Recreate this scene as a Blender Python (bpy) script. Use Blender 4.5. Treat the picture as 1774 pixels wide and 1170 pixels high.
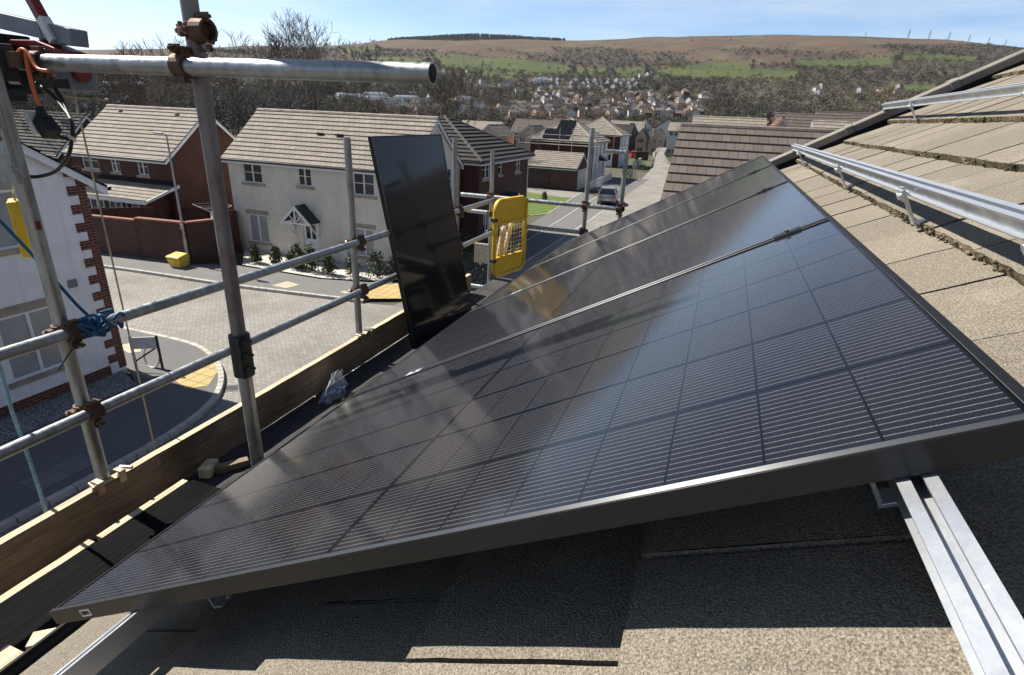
import bpy, bmesh, math, random
import numpy as np
from mathutils import Vector, Matrix, noise as mnoise
random.seed(7)
R = math.radians
S = bpy.context.scene
for o in list(bpy.data.objects): bpy.data.objects.remove(o)
COL = S.collection

# ------------------------------------------------------------------ camera, sky, sun, exposure
CAMZ = 7.2
cd = bpy.data.cameras.new('camera'); cam = bpy.data.objects.new('camera', cd); COL.objects.link(cam)
cd.lens = 967.0/1774*36; cd.sensor_width = 36; cd.clip_start = .05; cd.clip_end = 20000
_M = [[0.93852646, 0.16282748, -0.30439333], [0.34269734, -0.33332698, 0.87832321], [0.04155264, -0.92864435, -0.36863674]]
cam.matrix_world = Matrix([[_M[i][0], -_M[i][1], -_M[i][2], (0, 0, CAMZ)[i]] for i in range(3)] + [[0, 0, 0, 1]])
S.camera = cam
SUN = Vector((-.707, .10, .75)).normalized()
sd = bpy.data.lights.new('sun', 'SUN'); sun = bpy.data.objects.new('sun', sd); COL.objects.link(sun)
sd.energy = 5.0; sd.angle = R(.53); sd.color = (1, .94, .84)
sun.rotation_euler = SUN.to_track_quat('Z', 'Y').to_euler()
W = bpy.data.worlds.new('World'); S.world = W; W.use_nodes = True
nt = W.node_tree; nt.nodes.clear()
out = nt.nodes.new('ShaderNodeOutputWorld'); bg = nt.nodes.new('ShaderNodeBackground'); bg.inputs[1].default_value = .05
sky = nt.nodes.new('ShaderNodeTexSky'); sky.sky_type = 'NISHITA'; sky.sun_disc = False
sky.sun_elevation = math.asin(SUN.z); sky.sun_rotation = math.atan2(SUN.x, SUN.y); sky.altitude = 50
sky.air_density = 1.0; sky.dust_density = .6; sky.ozone_density = 2.6
tc = nt.nodes.new('ShaderNodeTexCoord'); mp = nt.nodes.new('ShaderNodeMapping'); mp.inputs['Scale'].default_value = (1.3, 1.3, 9)
mp.inputs['Rotation'].default_value = (R(4), R(-6), R(20))
nz = nt.nodes.new('ShaderNodeTexNoise'); nz.inputs['Scale'].default_value = 1.6; nz.inputs['Detail'].default_value = 9; nz.inputs['Roughness'].default_value = .62
cr = nt.nodes.new('ShaderNodeValToRGB'); cr.color_ramp.elements[0].position = .36; cr.color_ramp.elements[1].position = .70
cr.color_ramp.elements[0].color = (0, 0, 0, 1); cr.color_ramp.elements[1].color = (.72, .72, .72, 1)
mx = nt.nodes.new('ShaderNodeMix'); mx.data_type = 'RGBA'; mx.inputs[7].default_value = (10, 10.8, 11.6, 1)
L = nt.links.new
# thin cloud lies low: its cover fades out well above the skyline
sp_ = nt.nodes.new('ShaderNodeSeparateXYZ'); mr_ = nt.nodes.new('ShaderNodeMapRange'); mr_.inputs[1].default_value = .05; mr_.inputs[2].default_value = .55; mr_.inputs[3].default_value = 1; mr_.inputs[4].default_value = .12
ml_ = nt.nodes.new('ShaderNodeMapRange'); ml_.inputs[1].default_value = 0; ml_.inputs[2].default_value = .45; ml_.inputs[3].default_value = 1.9; ml_.inputs[4].default_value = .62
vc_ = nt.nodes.new('ShaderNodeVectorMath'); vc_.operation = 'SCALE'; vc_.inputs[0].default_value = (.86, .98, 1.16)
tint_ = nt.nodes.new('ShaderNodeMix'); tint_.data_type = 'RGBA'; tint_.blend_type = 'MULTIPLY'; tint_.inputs[0].default_value = 1
hz_ = nt.nodes.new('ShaderNodeMath'); hz_.operation = 'MULTIPLY'
L(tc.outputs['Generated'], sp_.inputs[0]); L(sp_.outputs[2], ml_.inputs[0]); L(ml_.outputs[0], vc_.inputs[3]); L(sky.outputs[0], tint_.inputs[6]); L(vc_.outputs[0], tint_.inputs[7]); L(sp_.outputs[2], mr_.inputs[0]); L(cr.outputs[0], hz_.inputs[0]); L(mr_.outputs[0], hz_.inputs[1])
L(tc.outputs['Generated'], mp.inputs[0]); L(mp.outputs[0], nz.inputs['Vector']); L(nz.outputs[0], cr.inputs[0])
L(hz_.outputs[0], mx.inputs[0]); L(tint_.outputs[2], mx.inputs[6]); L(mx.outputs[2], bg.inputs[0]); L(bg.outputs[0], out.inputs[0])
S.view_settings.view_transform = 'Standard'; S.view_settings.look = 'None'; S.view_settings.gamma = 1; S.view_settings.exposure = .90

# ------------------------------------------------------------------ materials
class NB:
    def __init__(s, name):
        s.m = bpy.data.materials.new(name); s.m.use_nodes = True; s.t = s.m.node_tree; s.t.nodes.clear()
        s.o = s.t.nodes.new('ShaderNodeOutputMaterial'); s.b = s.t.nodes.new('ShaderNodeBsdfPrincipled'); s.l(s.b.outputs[0], s.o.inputs[0])
    def n(s, k, **kw):
        q = s.t.nodes.new('ShaderNode'+k)
        for a, b in kw.items(): setattr(q, a, b)
        return q
    def l(s, a, b): s.t.links.new(a, b)
    def put(s, sock, v):
        if isinstance(v, bpy.types.NodeSocket): s.l(v, sock)
        elif isinstance(v, (tuple, list)) and len(v) == 3 and sock.type == 'RGBA': sock.default_value = (*v, 1)
        else: sock.default_value = v
    def math(s, op, a, b=0., c=0.):
        q = s.n('Math', operation=op); s.put(q.inputs[0], a); s.put(q.inputs[1], b)
        if op in ('MULTIPLY_ADD', 'SMOOTH_MIN', 'WRAP', 'COMPARE'): s.put(q.inputs[2], c)
        return q.outputs[0]
    def mix(s, f, a, b, mode='MIX'):
        q = s.n('Mix', data_type='RGBA', blend_type=mode); s.put(q.inputs[0], f); s.put(q.inputs[6], a); s.put(q.inputs[7], b); return q.outputs[2]
    def noise(s, v, sc, det=3, ro=.55, dim='3D'):
        q = s.n('TexNoise'); s.put(q.inputs['Vector'], v); q.inputs['Scale'].default_value = sc; q.inputs['Detail'].default_value = det; q.inputs['Roughness'].default_value = ro
        return q.outputs[0]
    def ramp(s, f, lo, hi, a=0., b=1.):
        q = s.n('MapRange'); s.put(q.inputs[0], f); q.inputs[1].default_value = lo; q.inputs[2].default_value = hi; q.inputs[3].default_value = a; q.inputs[4].default_value = b; return q.outputs[0]
    def coord(s, which='Object'): return s.n('TexCoord').outputs[which]
    def scale(s, v, sc, rot=(0, 0, 0)):
        q = s.n('Mapping'); s.l(v, q.inputs[0]); q.inputs['Scale'].default_value = sc; q.inputs['Rotation'].default_value = rot; return q.outputs[0]
    def bump(s, h, st, dist=.01):
        q = s.n('Bump'); s.put(q.inputs['Height'], h); q.inputs['Strength'].default_value = st; q.inputs['Distance'].default_value = dist; s.l(q.outputs[0], s.b.inputs['Normal'])
    def set(s, **kw):
        for k, v in kw.items(): s.put(s.b.inputs[k.replace('_', ' ')], v)
def sc3(c, k): return tuple(min(1, x*k) for x in c)
def mk(name, c, rough=.8, var=.25, sc=3., bump=0., bsc=60., metal=0., spec=.4, fine=0., dist=.004):
    b = NB(name); v = b.coord(); n1 = b.noise(v, sc, 4)
    col = b.mix(b.ramp(n1, .3, .7), sc3(c, 1-var), sc3(c, 1+var))
    if fine:
        n2 = b.noise(v, bsc, 2); col = b.mix(b.ramp(n2, .35, .65), b.mix(fine, col, (.0, .0, .0)), b.mix(fine*.6, col, (1, 1, 1)))
    b.set(Base_Color=col, Roughness=rough, Metallic=metal, Specular_IOR_Level=spec)
    if bump: b.bump(b.noise(v, bsc, 3), bump, dist)
    return b.m
def mk_brick(name, c1, c2, mortar, rw=.225, rh=.075, ms=.012, horiz=False, var=.3, off=.5, bumpst=.5, mottled=0.):
    b = NB(name); v = b.coord(); sp = b.n('SeparateXYZ'); b.l(v, sp.inputs[0]); cb = b.n('CombineXYZ')
    if horiz: b.l(sp.outputs[0], cb.inputs[0]); b.l(sp.outputs[1], cb.inputs[1])
    else: b.l(b.math('ADD', sp.outputs[0], sp.outputs[1]), cb.inputs[0]); b.l(sp.outputs[2], cb.inputs[1])
    t = b.n('TexBrick', offset=off); b.l(cb.outputs[0], t.inputs[0])
    t.inputs['Color1'].default_value = (*c1, 1); t.inputs['Color2'].default_value = (*c2, 1); t.inputs['Mortar'].default_value = (*mortar, 1)
    t.inputs['Scale'].default_value = 1; t.inputs['Mortar Size'].default_value = ms; t.inputs['Brick Width'].default_value = rw; t.inputs['Row Height'].default_value = rh; t.inputs['Bias'].default_value = 0
    n = b.noise(v, .9 if not horiz else .33, 6, .65); col = b.mix(b.ramp(n, .32, .66, 0, 1), b.mix(1, t.outputs[0], (1-var,)*3, 'MULTIPLY'), t.outputs[0])
    n2 = b.noise(v, 35, 2); col = b.mix(b.ramp(n2, .3, .7, 0, .35), col, (.02, .02, .02))
    b.set(Base_Color=col, Roughness=.88, Specular_IOR_Level=.25)
    b.bump(b.math('SUBTRACT', 1., t.outputs[1]), bumpst, .006)
    return b.m
def mk_roof(name, c, dark, nose=(.05, .05, .05), tw=.3):
    b = NB(name); uv = b.n('UVMap', uv_map='UVMap').outputs[0]
    t = b.n('TexBrick', offset=.5); b.l(uv, t.inputs[0])
    t.inputs['Color1'].default_value = (*sc3(c, 1.12), 1); t.inputs['Color2'].default_value = (*sc3(c, .82), 1); t.inputs['Mortar'].default_value = (*dark, 1)
    t.inputs['Scale'].default_value = 1; t.inputs['Mortar Size'].default_value = .012; t.inputs['Brick Width'].default_value = tw; t.inputs['Row Height'].default_value = 1
    v = b.coord(); n = b.noise(v, 1.1, 5); col = b.mix(b.ramp(n, .3, .7, .0, .4), t.outputs[0], sc3(c, .55))
    n2 = b.noise(v, 28, 3); col = b.mix(b.ramp(n2, .35, .75, 0, .35), col, sc3(c, .45))
    b.set(Base_Color=col, Roughness=.85, Specular_IOR_Level=.3); b.bump(n2, .3, .01); return b.m
def mk_attr(name, rough=.95, var=.3, sc=.05):
    b = NB(name); a = b.n('Attribute', attribute_name='Col'); v = b.coord()
    col = b.mix(b.ramp(b.noise(v, sc, 5, .6), .3, .7), b.mix(1, a.outputs[0], (1-var,)*3, 'MULTIPLY'), b.mix(1, a.outputs[0], (1+var,)*3, 'MULTIPLY'))
    b.set(Base_Color=col, Roughness=rough, Specular_IOR_Level=.1); return b.m
def mk_wood(name, c, rough=.8, stretch=(1, 14, 14), sc=4, spots=True):
    b = NB(name); v = b.scale(b.coord(), stretch); n = b.noise(v, sc, 6, .65)
    col = b.mix(b.ramp(n, .3, .7), sc3(c, .55), sc3(c, 1.3)); n2 = b.noise(b.coord(), 2.2, 4)
    if spots: col = b.mix(b.ramp(n2, .52, .72, 0, .7), col, sc3(c, .3))
    b.set(Base_Color=col, Roughness=rough, Specular_IOR_Level=.3); b.bump(n, .35, .003); return b.m
def mk_render(name, c, rough=.9, var=.06, sc=2., bump=.3, bsc=60., fine=.06):
    b = NB(name); v = b.coord(); n = b.noise(v, sc, 5, .6); st = b.noise(b.scale(v, (2.6, 2.6, .16)), 2.2, 5, .65)
    col = b.mix(b.ramp(n, .3, .7), sc3(c, 1-var*1.4), sc3(c, 1+var)); col = b.mix(b.ramp(st, .50, .72, 0, .30), col, sc3(c, .55))
    f = b.noise(v, bsc, 2); col = b.mix(b.ramp(f, .35, .7, 0, .14), col, sc3(c, .5))
    b.set(Base_Color=col, Roughness=rough, Specular_IOR_Level=.2); b.bump(b.noise(v, bsc, 3), bump, .006); return b.m
def mk_scuffed(name, c, dirt):
    b = NB(name); v = b.coord(); n = b.noise(v, 7, 5, .7); s = b.noise(b.scale(v, (30, 30, 4)), 3, 4, .7)
    col = b.mix(b.ramp(n, .25, .75), sc3(c, .78), sc3(c, 1.12)); col = b.mix(b.ramp(s, .56, .70, 0, .55), col, dirt); col = b.mix(b.ramp(b.noise(v, 22, 4, .7), .60, .72, 0, .5), col, (.75, .66, .40))
    b.set(Base_Color=col, Roughness=b.ramp(n, .3, .7, .35, .6), Specular_IOR_Level=.45); b.bump(n, .1, .004); return b.m
def mk_metal(name, c, rough=.45, metal=.85, sc=18, var=.35, st=(1, 1, 1), dirt=(.05, .045, .04), dirtamt=.5):
    b = NB(name); v = b.scale(b.coord(), st); n = b.noise(v, sc, 5, .65); n2 = b.noise(b.coord(), 5, 5, .7)
    col = b.mix(b.ramp(n, .3, .7), sc3(c, 1-var), sc3(c, 1+var)); col = b.mix(b.ramp(n2, .5, .8, 0, dirtamt), col, dirt)
    b.set(Base_Color=col, Metallic=metal, Roughness=b.ramp(n, .3, .7, rough-.1, rough+.15)); b.bump(n, .12, .002); return b.m
def mk_galv(name):
    b = NB(name); v = b.coord(); t = b.n('TexVoronoi'); b.l(v, t.inputs[0]); t.inputs['Scale'].default_value = 380
    n2 = b.noise(v, 14, 5, .7); k = b.math('MULTIPLY', b.ramp(t.outputs[1], 0, 1, .93, 1.05), b.ramp(n2, .3, .75, 1.1, .72))
    col = b.mix(1, (.62, .65, .69), k, 'MULTIPLY')
    b.set(Base_Color=col, Metallic=.8, Roughness=b.ramp(n2, .3, .7, .3, .5)); b.bump(n2, .08, .002); return b.m
def mk_pv(name, wire_k=1.):
    b = NB(name); sp = b.n('SeparateXYZ'); b.l(b.coord(), sp.inputs[0]); X, Y = sp.outputs[0], sp.outputs[1]
    fy = b.math('FRACT', b.math('DIVIDE', b.math('SUBTRACT', Y, .0125), .18483))
    gy = b.math('GREATER_THAN', b.math('ABSOLUTE', b.math('SUBTRACT', fy, .5)), .479)     # cell gaps along the long side
    xm = b.math('ABSOLUTE', b.math('SUBTRACT', X, .8875)); xm = b.math('SUBTRACT', xm, .005)
    fx = b.math('FRACT', b.math('DIVIDE', xm, .1086)); gx = b.math('GREATER_THAN', b.math('ABSOLUTE', b.math('SUBTRACT', fx, .5)), .487)
    mid = b.math('LESS_THAN', xm, 0.); edge = b.math('GREATER_THAN', xm, .8688)
    gap = b.math('MINIMUM', b.math('ADD', b.math('ADD', gy, gx), b.math('ADD', mid, edge)), 1.)
    fw = b.math('FRACT', b.math('MULTIPLY', b.math('SUBTRACT', fy, .035), 15./.93))
    wire = b.math('LESS_THAN', b.math('ABSOLUTE', b.math('SUBTRACT', fw, .5)), .062)
    wire = b.math('MULTIPLY', wire, b.math('LESS_THAN', b.math('ABSOLUTE', b.math('SUBTRACT', fy, .5)), .468))
    wire = b.math('MULTIPLY', wire, b.math('SUBTRACT', 1., b.math('MINIMUM', b.math('ADD', gx, b.math('ADD', mid, edge)), 1.)))
    cn = b.noise(b.coord(), 900, 1)
    cell = b.mix(b.ramp(cn, .35, .65), (.005, .0055, .009), (.012, .013, .018))
    col = b.mix(wire, b.mix(gap, cell, (.0015, .0015, .002)), b.mix(b.ramp(cn, .4, .6), sc3((.055, .05, .05), wire_k), sc3((.165, .152, .15), wire_k)))
    b.set(Base_Color=col, Roughness=.42, Specular_IOR_Level=.05, Coat_Weight=1., Coat_Roughness=.085, Coat_IOR=1.28)
    n = b.n('Bump'); b.l(b.noise(b.coord(), 1500, 1), n.inputs['Height']); n.inputs['Strength'].default_value = .02; n.inputs['Distance'].default_value = .0005
    b.l(n.outputs[0], b.b.inputs['Coat Normal']); return b.m
M = {}
M['pv'] = mk_pv('solar_cells'); M['pvshaded'] = mk_pv('solar_cells_shaded', .06)  # second copy: same cells, wires dimmed in the colour as if in shade
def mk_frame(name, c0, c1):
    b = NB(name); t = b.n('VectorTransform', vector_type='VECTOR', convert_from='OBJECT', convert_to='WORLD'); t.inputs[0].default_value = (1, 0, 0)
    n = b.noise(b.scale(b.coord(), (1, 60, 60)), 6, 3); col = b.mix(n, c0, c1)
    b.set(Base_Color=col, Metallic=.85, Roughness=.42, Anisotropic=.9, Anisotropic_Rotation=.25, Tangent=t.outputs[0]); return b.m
M['pvframe'] = mk_frame('black_anodised', (.035, .036, .038), (.055, .057, .06)); M['pvlip'] = mk_frame('anodised_lip_sheen', (.10, .104, .108), (.18, .185, .19))  # lip is the same anodising, lightened so its colour holds the reflected sheen
M['pvback'] = mk('back_sheet', (.01, .01, .01), .5)
M['galv'] = mk_galv('galvanised_rail')
M['tube'] = mk_metal('scaffold_tube', (.33, .345, .35), .42, .8, 30, .3, (1, 1, .25), (.09, .08, .07), .55)
M['tubered'] = mk_metal('scaffold_tube_red', (.2, .19, .19), .5, .6, 22, .35, (1, 1, .25), (.16, .03, .04), .9)
M['rust'] = mk_metal('rusty_coupler', (.10, .06, .04), .65, .45, 30, .5, (1, 1, 1), (.2, .085, .035), .7)
M['darksteel'] = mk_metal('dark_steel', (.05, .045, .042), .6, .5, 20, .4)
M['bolt'] = mk_metal('bolt_steel', (.33, .28, .23), .4, .8, 20, .3)
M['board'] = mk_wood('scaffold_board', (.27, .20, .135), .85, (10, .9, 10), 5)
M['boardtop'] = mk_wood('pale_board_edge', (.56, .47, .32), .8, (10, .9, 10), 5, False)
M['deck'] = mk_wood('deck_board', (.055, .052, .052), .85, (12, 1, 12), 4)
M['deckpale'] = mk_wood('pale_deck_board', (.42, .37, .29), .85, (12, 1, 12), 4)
M['netting'] = mk_wood('dark_board', (.009, .009, .0095), .95, (14, .8, 14), 5); M['netting'].node_tree.nodes['Principled BSDF'].inputs['Specular IOR Level'].default_value = .04
M['timber'] = mk_wood('fresh_timber', (.70, .56, .36), .7, (4, 4, .7), 3, False)
M['yellow'] = mk_scuffed('yellow_plastic', (.75, .47, .015), (.30, .20, .06))
M['yellowwire'] = mk('yellow_mesh', (.72, .58, .25), .5, .1, 5)
M["redpaint"] = mk("red_paint", (.16, .015, .014), .4, .25, 8)
M['greypaint'] = mk('grey_paint', (.16, .18, .21), .45, .2, 8)
M['black'] = mk('black_rubber', (.012, .012, .013), .5, .2, 8)
M['white'] = mk('white_upvc', (.74, .75, .76), .35, .05, 3)
M['offwhite'] = mk('off_white', (.6, .6, .57), .6, .1, 3)
M['orange'] = mk('orange_cable', (.55, .12, .03), .5, .1, 8)
M['rope'] = mk('blue_rope', (.02, .10, .22), .8, .4, 160)
M['ropepale'] = mk('pale_blue_rope', (.22, .40, .46), .8, .35, 120)
M['steelwire'] = mk_metal('steel_cable', (.35, .34, .3), .4, .7)
M['lampgrey'] = mk_metal('lamp_column', (.36, .37, .38), .5, .5)
M['render_white'] = mk_render('white_render', (.80, .80, .81), .9, .05, 2, .35, 90, fine=.06)
M['render_cream'] = mk_render('cream_render', (.70, .645, .565), .9, .08, 1.2, .35, 60, fine=.08)
M['render_far'] = mk_render('pale_render', (.62, .60, .60), .9, .06, 1.2)
M['render_pink'] = mk_render('buff_render', (.55, .40, .31), .9, .1, 1.2)
M['brick'] = mk_brick('red_brick', (.125, .036, .026), (.085, .027, .021), (.12, .09, .078))
M['brickdark'] = mk_brick('brown_brick', (.125, .053, .042), (.088, .04, .034), (.115, .09, .08))
M['quoin'] = mk_brick('quoin_brick', (.20, .05, .030), (.13, .035, .024), (.26, .2, .17))
M['stone'] = mk('reconstituted_stone', (.33, .29, .22), .9, .2, 3, .2, 40)
M['rooftan'] = mk_roof('tan_roof_tiles', (.30, .265, .225), (.07, .06, .05))
M['roofbrown'] = mk_roof('brown_roof_tiles', (.135, .113, .098), (.04, .035, .03))
M['roofdark'] = mk_roof('dark_roof_tiles', (.042, .04, .039), (.012, .02, .02))
M['roofred'] = mk_roof('red_roof_tiles', (.2, .09, .06), (.05, .03, .03))
M['slate'] = mk_roof('slate', (.06, .065, .075), (.015, .015, .015))
M['gutter'] = mk('black_gutter', (.014, .014, .016), .4, .2, 6)
M['glass'] = mk('window_glass', (.022, .026, .03), .06, .2, 1, spec=.6)
M['blind'] = mk('window_blind', (.30, .31, .31), .3, .12, 3, spec=.6)
M['asphalt'] = mk('asphalt', (.062, .059, .055), .92, .25, .8, .3, 90, fine=.35)
M['asphalt2'] = mk('dark_asphalt', (.034, .033, .033), .92, .3, .7, .3, 90, fine=.35)
M['paving'] = mk_brick('block_paving', (.42, .40, .365), (.33, .315, .285), (.17, .16, .145), .2, .1, .009, True, .35, .5, .3)
M['pavingpale'] = mk('pale_road', (.20, .185, .16), .9, .25, .4, .15, 30, fine=.15)
M['kerb'] = mk('kerb_concrete', (.42, .40, .36), .9, .2, 2.5, .2, 60, fine=.1)
M['slab'] = mk('access_cover', (.42, .37, .28), .9, .15, 3)
M['slabgrey'] = mk('grey_cover', (.17, .165, .16), .9, .2, 3)
M['tactile'] = mk_brick('tactile_paving', (.60, .45, .19), (.52, .40, .18), (.25, .2, .1), .4, .4, .015, True, .2, 0., .4)
M['gravelwhite'] = mk('white_gravel', (.62, .58, .50), .95, .2, 2, .8, 30, fine=.5, dist=.03)
M['graveldark'] = mk('dark_gravel', (.07, .07, .075), .95, .3, 5, .9, 30, fine=.6, dist=.03)
M['grass'] = mk('grass', (.085, .135, .02), .95, .3, 1.5, .6, 40, fine=.0, dist=.03)
M['shrub'] = mk('shrub_leaves', (.045, .062, .022), .7, .4, 8)
M['fencewood'] = mk_wood('fence_wood', (.10, .045, .03), .85, (8, 8, .8), 5)
M['bark'] = mk('bark', (.085, .07, .058), .95, .3, 4)
M['twig'] = mk('twigs', (.115, .095, .078), .95, .3, .6)
M["carpaint"] = mk("silver_car_paint", (.24, .255, .275), .28, .05, 3, metal=.5, spec=.6)
M['carglass'] = mk('car_glass', (.012, .014, .018), .08, .1, 3, spec=.7)
M['redlamp'] = mk('red_lamp', (.4, .01, .01), .3)
M['bag'] = None
# ------------------------------------------------------------------ mesh helpers
ORG = {}
def prop(o, label=None, cat=None, group=None, kind=None):
    if label: o['label'] = label
    if cat: o['category'] = cat
    if group: o['group'] = group
    if kind: o['kind'] = kind
    return o
def thing(name, loc, label, cat, group=None):
    o = bpy.data.objects.new(name, None); COL.objects.link(o); o.location = loc; o.empty_display_size = .2
    ORG[o.name] = Vector(loc); return prop(o, label, cat, group)
class MB:
    def __init__(s): s.v = []; s.f = []; s.m = []; s.uv = {}
    def add(s, vs, fs, mi=0):
        n = len(s.v); s.v += [tuple(p) for p in vs]
        for f in fs: s.f.append(tuple(i+n for i in f)); s.m.append(mi)
    def quad(s, a, b, c, d, mi=0, uv=None):
        if uv: s.uv[len(s.f)] = uv
        s.add([a, b, c, d], [(0, 1, 2, 3)], mi)
    def tri(s, a, b, c, mi=0, uv=None):
        if uv: s.uv[len(s.f)] = uv
        s.add([a, b, c], [(0, 1, 2)], mi)
    def poly(s, pts, mi=0): s.add(pts, [tuple(range(len(pts)))], mi)
    def box(s, x0, x1, y0, y1, z0, z1, mi=0):
        s.add([(x0, y0, z0), (x1, y0, z0), (x1, y1, z0), (x0, y1, z0), (x0, y0, z1), (x1, y0, z1), (x1, y1, z1), (x0, y1, z1)],
              [(3, 2, 1, 0), (4, 5, 6, 7), (0, 1, 5, 4), (1, 2, 6, 5), (2, 3, 7, 6), (3, 0, 4, 7)], mi)
    def obox(s, c, ax, ay, az, mi=0):            # centre and three half-axis vectors
        c, ax, ay, az = map(Vector, (c, ax, ay, az))
        p = [c+ax*i+ay*j+az*k for k in (-1, 1) for i, j in ((-1, -1), (1, -1), (1, 1), (-1, 1))]
        s.add(p, [(3, 2, 1, 0), (4, 5, 6, 7), (0, 1, 5, 4), (1, 2, 6, 5), (2, 3, 7, 6), (3, 0, 4, 7)], mi)
    def prism(s, pts, vec, mi=0):                # extrude a planar polygon
        n = len(pts); pts = [Vector(p) for p in pts]; vec = Vector(vec)
        s.add(pts+[p+vec for p in pts], [tuple(range(n))[::-1], tuple(range(n, 2*n))]+[(i, (i+1) % n, n+(i+1) % n, n+i) for i in range(n)], mi)
    def tube(s, pts, r, n=12, mi=0, cap=True, r1=None):
        pts = [Vector(p) for p in pts]; k = len(pts); base = len(s.v)
        rs = [r+(r1-r)*i/(k-1) if r1 is not None else r for i in range(k)]
        t = (pts[1]-pts[0]).normalized(); u = t.orthogonal().normalized()
        for i, p in enumerate(pts):
            d = (pts[min(i+1, k-1)]-pts[max(i-1, 0)]).normalized()
            u = (u-d*u.dot(d)).normalized(); w = d.cross(u)
            for j in range(n):
                a = 2*math.pi*j/n; s.v.append(tuple(p+(u*math.cos(a)+w*math.sin(a))*rs[i]))
        for i in range(k-1):
            for j in range(n):
                a = base+i*n+j; b = base+i*n+(j+1) % n
                s.f.append((a, b, b+n, a+n)); s.m.append(mi)
        if cap:
            s.f.append(tuple(base+j for j in range(n))[::-1]); s.m.append(mi)
            s.f.append(tuple(base+(k-1)*n+j for j in range(n))); s.m.append(mi)
    def pipe(s, p0, p1, r, t=.004, n=20, mi=0):  # hollow tube, open ends
        p0, p1 = Vector(p0), Vector(p1); b0 = len(s.v)
        d = (p1-p0).normalized(); u = d.orthogonal().normalized(); w = d.cross(u)
        for p, rr in ((p0, r), (p1, r), (p1, r-t), (p0, r-t)):
            for j in range(n):
                a = 2*math.pi*j/n; s.v.append(tuple(p+(u*math.cos(a)+w*math.sin(a))*rr))
        for k in range(4):
            for j in range(n):
                a = b0+k*n+j; b = b0+k*n+(j+1) % n; c = b0+((k+1) % 4)*n
                s.f.append((a, b, c+(j+1) % n, c+j)); s.m.append(mi)
    def ball(s, c, r, mi=0, seg=8, rings=5, sq=(1, 1, 1)):
        b0 = len(s.v)
        for i in range(rings+1):
            th = math.pi*i/rings
            for j in range(seg):
                a = 2*math.pi*j/seg; s.v.append((c[0]+r*sq[0]*math.sin(th)*math.cos(a), c[1]+r*sq[1]*math.sin(th)*math.sin(a), c[2]+r*sq[2]*math.cos(th)))
        for i in range(rings):
            for j in range(seg):
                a = b0+i*seg+j; b = b0+i*seg+(j+1) % seg; s.f.append((a, b, b+seg, a+seg)); s.m.append(mi)
    def build(s, name, mats, parent=None, smooth=False, org=None, bevel=0, mat=None, autos=None):
        me = bpy.data.meshes.new(name)
        if parent is not None: o0 = ORG[parent.name]
        else: o0 = Vector(org) if org is not None else Vector((0, 0, 0))
        vs = s.v if mat is None else [mat @ Vector(p) for p in s.v]
        if mat is None: vs = [(p[0]-o0[0], p[1]-o0[1], p[2]-o0[2]) for p in vs]
        me.from_pydata(vs, [], s.f)
        if not isinstance(mats, (list, tuple)): mats = [mats]
        for m in mats: me.materials.append(m)
        me.polygons.foreach_set('material_index', s.m)
        if s.uv:
            ul = me.uv_layers.new(name='UVMap')
            for fi, uv in s.uv.items():
                p = me.polygons[fi]
                for k, li in enumerate(p.loop_indices): ul.data[li].uv = uv[k]
        if smooth: me.polygons.foreach_set('use_smooth', [True]*len(me.polygons))
        o = bpy.data.objects.new(name, me); COL.objects.link(o)
        if parent is not None: o.parent = parent; ORG[o.name] = o0
        else: o.location = o0; ORG[o.name] = o0
        if bevel:
            md = o.modifiers.new('bevel', 'BEVEL'); md.width = bevel; md.segments = 2; md.limit_method = 'ANGLE'
        if autos:
            md = o.modifiers.new('smooth', 'EDGE_SPLIT'); md.split_angle = R(autos)
        me.update(); return o
def build_parts(s, name, mats, parent=None, **kw):
    """one object for each connected piece"""
    par = list(range(len(s.v)))
    def fd(i):
        while par[i] != i: par[i] = par[par[i]]; i = par[i]
        return i
    for f in s.f:
        for i in f[1:]: par[fd(i)] = fd(f[0])
    comp = {}
    for k, f in enumerate(s.f): comp.setdefault(fd(f[0]), []).append(k)
    res = []
    for fs in comp.values():
        q = MB(); mp = {}
        for k in fs:
            for i in s.f[k]:
                if i not in mp: mp[i] = len(q.v); q.v.append(s.v[i])
            q.f.append(tuple(mp[i] for i in s.f[k])); q.m.append(s.m[k])
        res.append(q.build(name, mats, parent, **kw))
    return res
MB.parts = build_parts
def dup(o, parent=None, loc=None, label=None, rot=None):
    c = o.copy(); COL.objects.link(c); ORG[c.name] = ORG[o.name]
    if parent is not None: c.parent = parent
    if loc is not None: c.location = loc
    if rot is not None: c.rotation_euler = rot
    if label: c['label'] = label
    for ch in list(o.children): dup(ch, c)
    return c
def sheet(name, polys, z, m, kind='structure', thick=0):
    b = MB()
    for p in polys:
        if thick: b.prism([(x, y, z-thick) for x, y in p], (0, 0, thick))
        else: b.poly([(x, y, z) for x, y in p])
    return prop(b.build(name, m), kind=kind)
def bez(pts, n=6):                                # Catmull-Rom through points
    P = [Vector(p) for p in pts]; P = [P[0]*2-P[1]]+P+[P[-1]*2-P[-2]]; out = []
    for i in range(1, len(P)-2):
        for k in range(n):
            t = k/n; a, b, c, d = P[i-1:i+3]
            out.append(.5*((2*b)+(c-a)*t+(2*a-5*b+4*c-d)*t*t+(3*b-a-3*c+d)*t**3))
    return out+[P[-2]]

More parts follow.
